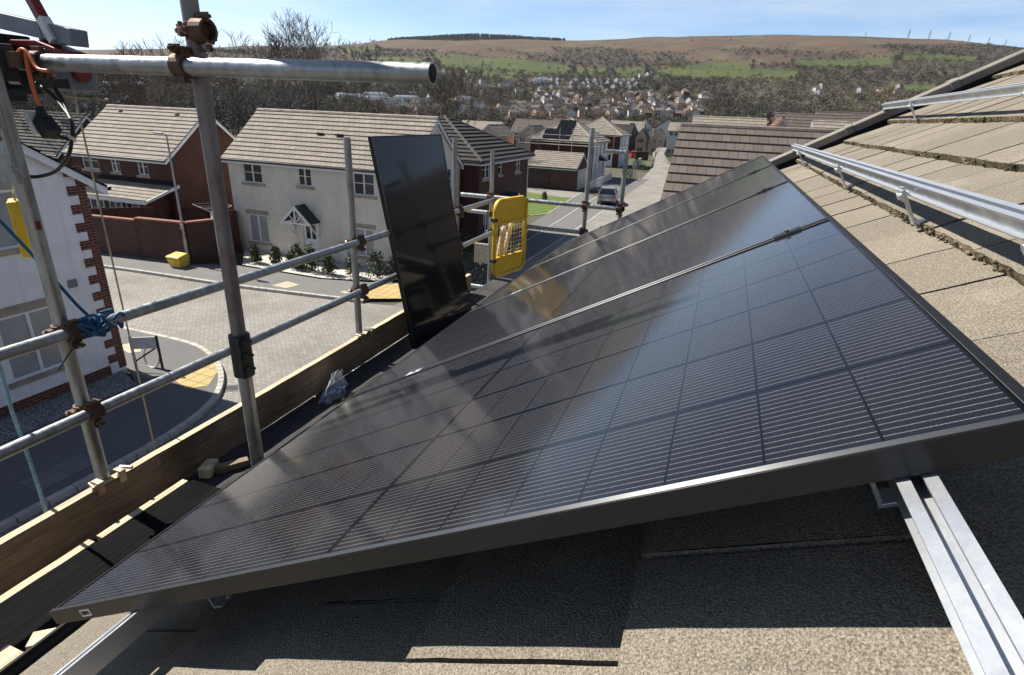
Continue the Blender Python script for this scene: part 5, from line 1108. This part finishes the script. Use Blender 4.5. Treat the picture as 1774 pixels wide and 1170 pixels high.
g = thing('grit_bin', (-22.75, 18.45, .11), 'yellow grit bin with sloping lid on pavement below the street lamp', 'grit bin')
def frustum(b, cx, cy, z0, z1, x0, y0, x1, y1): b.add([(cx-x0, cy-y0, z0), (cx+x0, cy-y0, z0), (cx+x0, cy+y0, z0), (cx-x0, cy+y0, z0), (cx-x1, cy-y1, z1), (cx+x1, cy-y1, z1), (cx+x1, cy+y1, z1), (cx-x1, cy+y1, z1)], [(3, 2, 1, 0), (4, 5, 6, 7), (0, 1, 5, 4), (1, 2, 6, 5), (2, 3, 7, 6), (3, 0, 4, 7)])
b = MB(); frustum(b, -22.78, 18.45, .11, .55, .31, .22, .39, .29); b.build('body', M['binyellow'], g, bevel=.03)
b = MB(); b.add([(-23.20, 18.12, .56), (-22.36, 18.12, .56), (-22.36, 18.78, .56), (-23.20, 18.78, .56), (-23.14, 18.18, .63), (-22.42, 18.18, .63), (-22.42, 18.72, .73), (-23.14, 18.72, .73)], [(3, 2, 1, 0), (4, 5, 6, 7), (0, 1, 5, 4), (1, 2, 6, 5), (2, 3, 7, 6), (3, 0, 4, 7)]); b.build('lid', M['binyellow'], g, bevel=.03)
b = MB(); b.box(-22.98, -22.58, 18.10, 18.14, .40, .44); b.build('handle', M['binyellow'], g)
s = thing('street_sign', (-14.2, 10.0, .11), 'low two legged street nameplate frame seen edge-on by the brick house corner', 'street sign')
for x, y in ((-14.5, 9.85), (-13.95, 10.2)):
    b = MB(); b.tube([(x, y, .1), (x, y, 1.15)], .035, 8); b.build('post', M['black'], s)
b = MB(); b.obox((-14.225, 10.02, .95), (.30, .19, 0), (-.008, .012, 0), (0, 0, .17)); b.build('plate', M['offwhite'], s)
b = MB(); b.obox((-14.225, 10.045, .62), (.28, .18, .22), (-.006, .01, 0), (0, 0, .025)); b.build('brace', M['black'], s)
b = MB(); b.tube([(-14.35+.30*math.cos(R(a)), 10.25+.08*math.sin(R(a)), .44+.33*math.sin(R(a))) for a in range(0, 361, 20)], .028, 8); prop(b.build('white_hoop', M['offwhite'], org=(-14.35, 10.25, .12)), 'white hoop lying against the brick house corner behind the nameplate', 'hoop')
# shrubs on the white gravel
def shrub(i, x, y, r, h, label):
    rr = random.Random(40+i); t = thing('shrub', (x, y, .12), label, 'shrub', 'shrubs in the white gravel bed')
    b = MB()
    for k in range(9): a = rr.uniform(0, 6.28); b.tube([(x, y, .1), (x+r*.5*math.cos(a), y+r*.5*math.sin(a), .12+h*.7)], .012, 4)
    b.build('stem', M['bark'], t); b = MB()
    for k in range(420):
        a, u = rr.uniform(0, 6.28), rr.random(); rad = r*(1-.55*u**2)*math.sqrt(rr.random())*(1+.25*math.sin(a*3+i)); z = .2+h*u*(.85+.3*rr.random())
        c = Vector((x+rad*math.cos(a), y+rad*math.sin(a), z)); d = Vector((rr.gauss(0, 1), rr.gauss(0, 1), rr.gauss(.5, 1))).normalized(); s_ = d.orthogonal().normalized()*.03; d = d*.075
        b.quad(c-d, c+s_, c+d, c-s_)
    b.build('foliage', M['shrub'], t)
SH = [(-20.3, 20.55, .3, .75, 'left end of the gravel bed'), (-19.4, 20.9, .3, .7, 'second from the left end of the gravel bed'), (-18.9, 21.4, .22, .45, 'small one close against the house wall'),
      (-18.1, 20.9, .36, .95, 'tall one left of the white door path'), (-17.8, 20.5, .3, .6, 'low front one left of the white door path'), (-17.15, 20.6, .4, 1.05, 'tallest bushy one just right of the white door'),
      (-16.1, 20.5, .34, .85, 'between the white door and the meter box'), (-14.9, 20.7, .34, .85, 'directly below the right hand ground floor window'), (-13.9, 21.1, .48, 1.1, 'widest one beside the standing panel'), (-13.35, 21.7, .4, .8, 'last one by the house corner')]
for i, q in enumerate(SH): shrub(i, q[0], q[1], q[2], q[3], 'green shrub on white gravel, '+q[4])
shrub(20, -11.2, 77, .9, 1.2, 'rounded twiggy bush on the verge beyond the parked silver car')
shrub(21, -11.6, 25.6, .9, 1.5, 'dark rounded bush between standing panel and yellow gate')
shrub(22, -9.6, 22.3, .9, 1.3, 'dark low bush right of the standing panel')
shrub(24, -12.3, 93, 1.1, 1.7, 'dense bush in front of the low pale wall by the second hip roofed house')
shrub(25, -9.6, 112, 1.2, 2.2, 'olive bush at the foot of the slender young tree on the verge')
shrub(26, -15.2, 122, 1.3, 2.0, 'wide bush beyond the low orange brick wall down the street')
shrub(23, -14.5, 49, .3, .8, 'small plant on the green lawn edge')
# parked car
def car(org, rz, label, scale=1):
    t = bpy.data.objects.new('parked_car', None); COL.objects.link(t); t.location = org; t.rotation_euler = (0, 0, rz); ORG[t.name] = Vector((0, 0, 0)); prop(t, label, 'car')
    # body sections along the length y: (y, half width bottom, half width belt, z bottom, z belt)
    secs = [(-2.08, .60, .66, .38, .70), (-2.0, .74, .80, .26, .86), (-1.6, .80, .87, .20, .92), (-.6, .83, .89, .19, .93), (.6, .83, .89, .19, .92), (1.4, .80, .86, .20, .86), (1.9, .72, .78, .25, .74), (2.05, .56, .62, .36, .60)]
    b = MB(); n = len(secs)
    for y, wb, wt, z0, z1 in secs: b.v += [(-wb, y, z0), (-wt, y, z0+(z1-z0)*.55), (-wt*.96, y, z1), (0, y, z1+.04), (wt*.96, y, z1), (wt, y, z0+(z1-z0)*.55), (wb, y, z0)]
    for i in range(n-1):
        for j in range(7): b.f.append((i*7+j, i*7+(j+1) % 7, (i+1)*7+(j+1) % 7, (i+1)*7+j)); b.m.append(0)
    b.f.append(tuple(range(7))); b.m.append(0); b.f.append(tuple((n-1)*7+j for j in range(7))[::-1]); b.m.append(0)
    b.build('body', M['carpaint'], t, smooth=True, autos=35)
    g = MB(); P = [(-1.85, .76, .90), (-1.35, .60, 1.40), (-.9, .60, 1.45), (.1, .60, 1.44), (.95, .74, .90)]
    for y, w, z in P: g.v += [(-w if z > 1 else -.78, y, z), (w if z > 1 else .78, y, z)]
    g.v += [(-.80, -.9, .91), (.80, -.9, .91), (-.80, .1, .91), (.80, .1, .91)]
    g.f += [(0, 1, 3, 2), (6, 7, 9, 8), (0, 2, 4, 10), (1, 11, 5, 3), (10, 4, 6, 12), (11, 13, 7, 5), (12, 6, 8), (13, 9, 7)]; g.m += [0]*8; g.build('windows', M['carglass'], t)
    b = MB(); b.prism([(-.60, -1.38, 1.392), (.60, -1.38, 1.392), (.6, -.9, 1.452), (.60, .12, 1.442), (-.60, .12, 1.442), (-.6, -.9, 1.452)], (0, 0, .035)); b.build('roof', M['carpaint'], t, bevel=.015)
    b = MB()
    for s in (-1, 1):
        b.tube([(s*.79, -1.84, .90), (s*.61, -1.36, 1.41)], .035, 6); b.tube([(s*.79, .95, .90), (s*.61, .1, 1.44)], .03, 6); b.tube([(s*.8, -.4, .91), (s*.61, -.38, 1.44)], .03, 6); b.tube([(s*.61, -1.36, 1.41), (s*.61, .1, 1.45)], .025, 6)
    b.parts('pillar', M['carpaint'], t)
    for x in (-.78, .78):
        for y in (-1.25, 1.3):
            b = MB(); b.tube([(x-.1, y, .31), (x+.1, y, .31)], .31, 18); w = b.build('wheel', M['black'], t); b = MB(); b.tube([(x-.105, y, .31), (x+.105, y, .31)], .2, 14); b.build('rim', M['lampgrey'], w)
    for s in (-1, 1):
        b = MB(); b.obox((s*.62, -2.0, .74), (.14, 0, 0), (0, .06, 0), (0, 0, .09)); b.build('tail_light', M['redlamp'], t); b = MB(); b.obox((s*.58, 1.93, .64), (.14, 0, 0), (0, .06, 0), (0, 0, .06)); b.build('headlight', M['white'], t)
        b = MB(); b.ball((s*.93, .75, .98), .09, 0, 8, 5, (1, .7, .8)); b.build('mirror', M['carpaint'], t)
    b = MB(); b.box(-.26, .26, -2.11, -2.08, .46, .57); b.build('number_plate', M['offwhite'], t); b = MB(); b.box(-.7, .7, -2.09, -1.9, .28, .4); b.build('bumper', M['black'], t, bevel=.03)
    return t
car((-9.62, 53.4, .008), R(8), 'silver hatchback parked on the road beside the asphalt bays, seen from behind')
# picket fence of the white sided house, bushes, red car etc further off
p = thing('picket_fence', (-13.3, 62, 0), 'white picket fence in front of the white sided house with scaffolding', 'fence'); b = MB()
for i in range(60): y = 62+i*.22; b.box(-13.32, -13.28, y, y+.13, .05, .95)
for z in (.3, .75): b.box(-13.28, -13.25, 62, 75.2, z, z+.08)
b.build('pickets', M['white'], p)
p = wall_thing('boundary_wall', [(-13.6, 95.5), (-14.2, 108)], 1.0, .25, 'render_far', 'low pale wall beside the second hip roofed house', 'garden wall', 'kerb')
wall_thing('boundary_wall', [(-9.5, 168), (-5.0, 172)], 1.6, .3, 'render_far', 'white wall at the far street corner near the neighbouring roof', 'garden wall', 'kerb', -1.0)
M['carred'] = mk('red_car_paint', (.40, .02, .015), .3, .05, 3, spec=.6)
o = car((-18.4, 128, -.2), R(15), 'small bright red car far down the street'); 
for ch in o.children:
    if ch.name.split('.')[0] in ('body', 'roof', 'pillar', 'mirror'):
        ch.data.materials[0] = M['carred']
b = MB(); b.box(-16.9, -14.4, 120, 120.4, -.1, 1.5); b.box(-16.95, -14.35, 119.9, 120.5, 1.5, 1.6); prop(b.build('brick_pier', M['brick'], org=(-15.6, 120, -.1)), 'low orange brick wall by the red car down the street', 'wall')
# ------------------------------------------------------------------ bare winter trees
def bare_tree_mesh(seed, h, spread, levels=7):
    rr = random.Random(seed); tr = MB(); tw = MB()
    def grow(p, d, ln, r, lv):
        pts = [p]; q = p; dd = d; k = 3 if lv > 2 else 2
        for i in range(k):
            dd = (dd+Vector((rr.gauss(0, .13), rr.gauss(0, .13), rr.gauss(.03, .08)))).normalized(); q = q+dd*ln/k; pts.append(q)
        r1 = r*.68; mbk = tr if lv >= levels-2 else tw
        mbk.tube(pts, r, 7 if lv >= levels-1 else (4 if lv > 3 else 3), 0, False, r1)
        if lv == 0: return
        nb = rr.choice([2, 2, 3]) if lv > 1 else rr.choice([3, 4])
        for i in range(nb):
            a = rr.uniform(0, 6.28); ang = rr.uniform(.25, .75)*spread if not (i == 0 and lv > 3) else rr.uniform(.05, .25)
            u = dd.orthogonal().normalized(); u = Matrix.Rotation(a, 3, dd) @ u
            nd = (dd*math.cos(ang)+u*math.sin(ang)+Vector((0, 0, .12))).normalized()
            st = pts[-1] if i < 2 else pts[-2].lerp(pts[-1], rr.random())
            grow(st, nd, ln*rr.uniform(.66, .88), max(r1*rr.uniform(.6, .85), .009), lv-1)
    grow(Vector((0, 0, 0)), Vector((0, 0, 1)), h*.23, h*.017, levels)
    return tr, tw
TV = []
for i in range(5):
    tr, tw = bare_tree_mesh(100+i, 9.5, 1.0, 7)
    zt = max(v[2] for v in tw.v); k = 10./zt
    for q in (tr, tw): q.v = [(x*k, y*k, z*k) for x, y, z in q.v]
    TV.append((tr, tw))
TP = []
def bare_tree(i, x, y, z, h, rz, label, group='bare trees behind the houses'):
    vi = i % 5
    if vi >= len(TP):
        t = thing('bare_tree', (0, 0, 0), label, 'tree', group); TV[vi][0].build('trunk', M['bark'], t); TV[vi][1].build('crown', M['twig'], t); TP.append(t)
    else:
        t = dup(TP[vi], None, None, label)
    t.location = (x, y, z); t.scale = (h/10*1.05, h/10*1.05, h/10); t.rotation_euler = (0, 0, rz); prop(t, label, 'tree', group); return t
BT = [(-49.3, 30.5, -2.0, 12.2, 'behind the hoist at the far left'), (-51.1, 35.1, -2.0, 12.3, 'behind the left end of the tan roofed brick house'), (-46.4, 34.8, -2.0, 12.3, 'behind the left half of the tan roof ridge'), (-46.3, 38.2, -2.0, 13.8, 'behind the right half of the tan roof ridge'), (-49.4, 43.8, -2.0, 14.8, 'just left of the near red stained scaffold pole'), (-43.6, 44.0, -2.0, 15.5, 'just right of the near red stained scaffold pole'), (-49.2, 52.5, -2.0, 17.0, 'second to the right of the near red stained scaffold pole'), (-40.9, 46.6, -2.0, 15.3, 'behind the left end of the cream house ridge'), (-46.1, 59.2, -2.0, 19.4, 'tallest, rising above the top scaffold tube'), (-37.5, 54.3, -2.0, 15.5, 'behind the middle of the cream house ridge'), (-36.0, 60.0, -2.0, 14.4, 'left of the open end of the top tube'), (-30.2, 58.7, -2.0, 14.0, 'right under the open end of the top tube'), (-29.9, 65.5, -2.0, 15.5, 'to the right of the open tube end')]
for i, q in enumerate(BT): bare_tree(i, q[0], q[1], q[2], q[3], i*1.3, 'bare winter tree '+q[4])
for i, q in enumerate([(-11.6, 104, 0, 5.2, 'slender young tree on the verge beside the far road'), (-11.5, 170, -1.5, 9, 'bare roadside tree in front of the bright white house front'), (-21, 168, -1.5, 9, 'bare roadside tree in front of the twin gables'), (-3.0, 150, -1, 10, 'bare roadside tree just left of the neighbouring roof ridge')]): bare_tree(i+2, q[0], q[1], q[2], q[3], i, q[4], 'bare street trees')
# ------------------------------------------------------------------ the valley town: every house its own object
def town_mesh(kind):
    w, d, h, rr = {0: (9, 7, 4.8, 2.4), 1: (8, 7, 4.8, 2.4), 2: (9, 7.5, 5, 2.6), 3: (13, 7, 5, 2.4), 4: (7.5, 7, 5, 2.6), 5: (26, 14, 6, 1.6)}[kind]
    wm, rm = {0: ('render_far', 'roofdark'), 1: ('render_far', 'roofbrown'), 2: ('render_pink', 'roofbrown'), 3: ('render_pink', 'roofdark'), 4: ('brick', 'roofbrown'), 5: ('white', 'greypaint')}[kind]
    b = MB(); b.box(-w/2, w/2, -d/2, d/2, -3, h, 0)
    for s in (-1, 1): b.tri((s*w/2, -d/2, h), (s*w/2, d/2, h), (s*w/2, 0, h+rr), 0)
    for s in (-1, 1):
        b.quad((-w/2-.2, s*(d/2+.4), h-.25), (w/2+.2, s*(d/2+.4), h-.25), (w/2+.2, 0, h+rr+.1), (-w/2-.2, 0, h+rr+.1), 1, [(0, .5)]*4)
        b.quad((-w/2-.2, s*(d/2+.4), h-.45), (w/2+.2, s*(d/2+.4), h-.45), (w/2+.2, s*(d/2+.4), h-.25), (-w/2-.2, s*(d/2+.4), h-.25), 0)
        n = 3 if w < 12 else 5
        for k in range(n):
            x = -w/2+w*(k+.5)/n
            for z in (1.0, 3.3): b.box(x-.55, x+.55, s*d/2-.03, s*d/2+.03, z, z+1.2, 2)
    if kind != 5: b.box(w*.3, w*.3+.8, -.4, .4, h+rr-.6, h+rr+1.0, 1)
    me = b.build('town_house', [M[wm], M[rm], M['glass']]); return me
LB = {0: ('white rendered house with dark roof, small and far off in the valley town', 'white town houses'), 1: ('white rendered house with brown roof, small and far off in the valley town', 'white brown-roofed town houses'),
      2: ('buff house with brown roof, small and far off in the valley town', 'buff town houses'), 3: ('long buff terrace with dark roof, far off in the valley town', 'buff terraces in the town'),
      4: ('red brick house with brown roof, far off in the valley town', 'brick town houses'), 5: ('long white shed among the trees on the valley floor', 'white sheds in the valley')}
TM = {}
for x, y, rz, k in TOWN:
    if k not in TM: o = TM[k] = town_mesh(k)
    else: o = TM[k].copy(); COL.objects.link(o)
    if k == 5: o.name = 'industrial_shed'
    o.location = (x, y, tz(x, y)); o.rotation_euler = (0, 0, R(rz)); prop(o, LB[k][0], 'shed' if k == 5 else 'house', LB[k][1])
# ------------------------------------------------------------------ woods: clouds of small twig faces, one object each
def clump_cloud(name, pts, n, label=None, kind='stuff', cols=None, evergreen=False, seed=1, cat=None):
    """pts: (x,y,z,height,width). every tree is n small faces spread through an irregular crown, plus a trunk"""
    rg = np.random.default_rng(seed); T = np.array(pts); m = len(T); tot = m*n
    idx = np.repeat(np.arange(m), n); h = T[idx, 3]; w = T[idx, 4]
    d = rg.normal(size=(tot, 3)); d /= np.linalg.norm(d, axis=1)[:, None]; rad = rg.random(tot)**.45
    lob = 1+.28*np.sin(d[:, 0]*4+idx*1.7)*np.cos(d[:, 1]*5+idx*.9)
    c = d*rad[:, None]*lob[:, None]
    if evergreen:
        t = rg.random(tot); c = np.stack([d[:, 0]*(1-t)*.8, d[:, 1]*(1-t)*.8, t*2-1], 1)
    ctr = np.stack([T[idx, 0]+c[:, 0]*w*.5, T[idx, 1]+c[:, 1]*w*.5, T[idx, 2]+h*(.56+.44*c[:, 2])], 1)
    a = rg.normal(size=(tot, 3)); a[:, 2] += .5; a /= np.linalg.norm(a, axis=1)[:, None]; b = np.cross(a, rg.normal(size=(tot, 3))); b /= np.linalg.norm(b, axis=1)[:, None]
    s = (w*.5*(.13+.14*rg.random(tot))*(24/n)**.33)[:, None]
    v = np.stack([ctr-a*s*1.25, ctr+b*s*.6, ctr+a*s*1.25, ctr-b*s*.6], 1).reshape(-1, 3)
    col = np.array(cols)[rg.integers(0, len(cols), m)]*(.75+.5*rg.random((m, 1))); col = np.repeat(col, n*4, 0)*(.8+.4*np.repeat(rg.random(tot), 4))[:, None]
    X_, Y_ = np.repeat(T[idx, 0], 4), np.repeat(T[idx, 1], 4)
    mac = np.sin(X_*.011+Y_*.006)+np.sin(Y_*.009-X_*.005+1.3)+.8*np.sin(X_*.031+Y_*.023)
    col = col*(1+.16*mac)[:, None]*np.stack([1+.04*mac, 1+0*mac, 1-.05*mac], 1)
    me = bpy.data.meshes.new(name); me.vertices.add(len(v)); me.vertices.foreach_set('co', v.ravel()); me.loops.add(len(v)); me.loops.foreach_set('vertex_index', np.arange(len(v)))
    me.polygons.add(tot); me.polygons.foreach_set('loop_start', np.arange(0, len(v), 4)); me.polygons.foreach_set('loop_total', np.full(tot, 4))
    ca = me.color_attributes.new('Col', 'FLOAT_COLOR', 'POINT'); ca.data.foreach_set('color', np.concatenate([col, np.ones((len(col), 1))], 1).ravel())
    me.materials.append(M['wood']); me.update(); me.validate()
    o = bpy.data.objects.new(name, me); COL.objects.link(o)
    return prop(o, label, cat, None, kind)
M['wood'] = mk_attr('woodland_twigs', .95, .1, .05)
WC = [(.112, .095, .078), (.125, .103, .087), (.096, .087, .076), (.13, .107, .080), (.095, .095, .068), (.112, .096, .092), (.066, .074, .046)]
rr = random.Random(11); near, mid, far = [], [], []
clear = [(x, y, 26 if k == 5 else 11) for x, y, rz, k in TOWN]
grid = {}
for x, y, r in clear: grid.setdefault((int(x//40), int(y//40)), []).append((x, y, r))
def free(x, y):
    cx, cy = int(x//40), int(y//40)
    for i in (-1, 0, 1):
        for j in (-1, 0, 1):
            for hx, hy, r in grid.get((cx+i, cy+j), ()):
                if (hx-x)**2+(hy-y)**2 < r*r: return False
                # keep the view from the valley floor to each house open
                f = math.hypot(x, y)/max(1, math.hypot(hx, hy))
                if f < 1 and abs(x*hy-y*hx)/math.hypot(hx, hy) < 6 and (hx-x)**2+(hy-y)**2 < 32**2: return False
    return True
n = 0
while n < 24000:
    az = rr.uniform(-66, 27); r = 430+2750*rr.random()**1.25
    if rr.random() > wood_density(az, r): n += .25; continue
    x, y = r*math.sin(R(az)), r*math.cos(R(az))
    if not free(x, y): continue
    n += 1; h = rr.uniform(5, 10.5)*(1 if r < 1500 else .9); w = h*rr.uniform(.8, 1.25)
    (near if r < 800 else mid if r < 1500 else far).append((x, y, tz(x, y)-.5, h, w))
# hedgerows round the hillside fields
for f in FIELDS:
    for (a0, r0), (a1, r1) in zip(f, f[1:]+f[:1]):
        L_ = math.hypot(r1-r0, R(a1-a0)*(r0+r1)/2); k = int(L_/9)
        for i in range(k):
            if rr.random() < .25: continue
            t = i/k; az = a0+(a1-a0)*t; r = r0+(r1-r0)*t; x, y = r*math.sin(R(az))+rr.uniform(-3, 3), r*math.cos(R(az))+rr.uniform(-3, 3)
            h = rr.choice([3, 3.5, 4, 9]); (mid if r < 1500 else far).append((x, y, tz(x, y)-.5, h, h*1.3+2))
# the belt of trees that hides the valley floor behind the near roofs
for i in range(560):
    az = rr.uniform(-66, 25); r = rr.uniform(250, 430)
    if -17 < az < -3 or (-24 < az < -3 and r > 300 and rr.random() < .7): continue
    x, y = r*math.sin(R(az)), r*math.cos(R(az)); h = rr.uniform(6, 11); near.append((x, y, tz(x, y)-.5, h, h*rr.uniform(.7, 1.1)))
for i in range(70):
    az = rr.uniform(-66, -22); r = rr.uniform(95, 240); x, y = r*math.sin(R(az)), r*math.cos(R(az)); h = rr.uniform(4, 7.5); near.append((x, y, tz(x, y)-.5, h, h*rr.uniform(.8, 1.3)))
for i in range(90):
    az = rr.uniform(-2, 14); r = rr.uniform(150, 300); x, y = r*math.sin(R(az)), r*math.cos(R(az)); h = rr.uniform(8, 12.5); near.append((x, y, tz(x, y)-.5, h, h*rr.uniform(.8, 1.2)))
clump_cloud('woodland_near', near, 150, cols=WC, seed=3)
clump_cloud('woodland_middle', mid, 46, cols=WC, seed=4)
clump_cloud('woodland_far', far, 26, cols=[(.078, .066, .06), (.088, .074, .062), (.07, .066, .056), (.058, .062, .042)], seed=5)
ev = []
for i in range(1500):
    az = rr.uniform(-31.5, -15.5); e = smooth(SKY, az); r = rr.uniform(3080, 3260) if az < -19.5 else rr.uniform(3150, 3200)
    if az > -19.5 and rr.random() < .6: continue
    x, y = r*math.sin(R(az)), r*math.cos(R(az)); ev.append((x, y, tz(x, y)-3, rr.uniform(26, 31)*(1-.6*abs(az+23.5)/8.5), 22))
for i in range(60):
    az = rr.uniform(-46, -32); x, y = 3150*math.sin(R(az)), 3150*math.cos(R(az)); ev.append((x, y, tz(x, y)-2, rr.uniform(10, 20), 18))
clump_cloud('conifer_plantation', ev, 24, cols=[(.022, .032, .018), (.028, .036, .02)], evergreen=True, seed=6)
ev = []
for i in range(70):
    az = rr.choice([rr.uniform(-20, -4), rr.uniform(-60, -30)]); r = rr.uniform(560, 1300); x, y = r*math.sin(R(az)), r*math.cos(R(az))
    if free(x, y): ev.append((x, y, tz(x, y)-.5, rr.uniform(10, 17), rr.uniform(5, 8)))
clump_cloud('valley_conifers', ev, 70, cols=[(.02, .03, .016), (.026, .034, .02)], evergreen=True, seed=7)
# single round trees standing in the green hillside fields: things one can count
FT = []
for f in FIELDS:
    a0, a1, r0, r1 = min(p[0] for p in f), max(p[0] for p in f), min(p[1] for p in f), max(p[1] for p in f)
    for i in range(7):
        q = (rr.uniform(a0, a1), rr.uniform(r0, r1))
        if pip(q, f): FT.append(q)
proto = None
for az, r in FT:
    x, y = r*math.sin(R(az)), r*math.cos(R(az)); lb = 'rounded bare tree standing alone in a green hillside field across the valley'
    if proto is None: o = proto = clump_cloud('field_tree', [(0, 0, 0, 12, 13)], 90, lb, None, WC, seed=9, cat='tree')
    else: o = proto.copy(); COL.objects.link(o)
    s = rr.uniform(.7, 1.25); o.location = (x, y, tz(x, y)-.5); o.scale = (s, s, s*rr.uniform(.8, 1.1)); o.rotation_euler = (0, 0, rr.uniform(0, 6)); prop(o, lb, 'tree', 'lone trees in the hillside fields')
# pylons on the skyline
pb = MB()
for s in (-1, 1):
    for t in (-1, 1): pb.tube([(s*3.4, t*3.4, -4), (s*.7, t*.7, 34)], .42, 4); 
for z in (4, 12, 20, 27): 
    w = 3.4-2.7*z/34
    for s in (-1, 1): pb.tube([(-w, s*w, z), (w*.8, s*w*.8, z+6)], .3, 4); pb.tube([(w, s*w, z), (-w*.8, s*w*.8, z+6)], .3, 4)
for z, w in ((22, 7), (28, 8.5), (33, 6)): pb.tube([(-w, 0, z), (w, 0, z)], .4, 4); pb.tube([(-w, 0, z), (0, 0, z+2.5)], .3, 4); pb.tube([(w, 0, z), (0, 0, z+2.5)], .3, 4)
pb.tube([(0, 0, 33), (0, 0, 38)], .4, 4)
M['pylon'] = mk('pylon_steel', (.10, .105, .11), .8); py = None
for az, k in ((11.9, 1), (13.25, 1), (14.5, .95), (15.75, .8), (16.95, .75), (17.95, .7), (9.0, .5)):
    x, y = 3190*math.sin(R(az)), 3190*math.cos(R(az))
    if py is None: o = py = pb.build('pylon', M['pylon'])
    else: o = py.copy(); COL.objects.link(o)
    o.location = (x, y, tz(x, y)); o.scale = (k, k, k); o.rotation_euler = (0, 0, R(60)); prop(o, 'thin grey electricity pylon standing on the hill skyline at right', 'pylon', 'pylons along the skyline')

# ------------------------------------------------------------------ the valley air
vm = bpy.data.materials.new('valley_air'); vm.use_nodes = True; t_ = vm.node_tree; t_.nodes.clear(); o_ = t_.nodes.new('ShaderNodeOutputMaterial'); v_ = t_.nodes.new('ShaderNodeVolumePrincipled')
v_.inputs['Color'].default_value = (.80, .88, 1, 1); v_.inputs['Density'].default_value = .000025; v_.inputs['Anisotropy'].default_value = .3; t_.links.new(v_.outputs[0], o_.inputs['Volume'])
b = MB(); b.box(-7200, 7200, -7200, 7200, -40, 700); prop(b.build('haze', vm), kind='stuff')
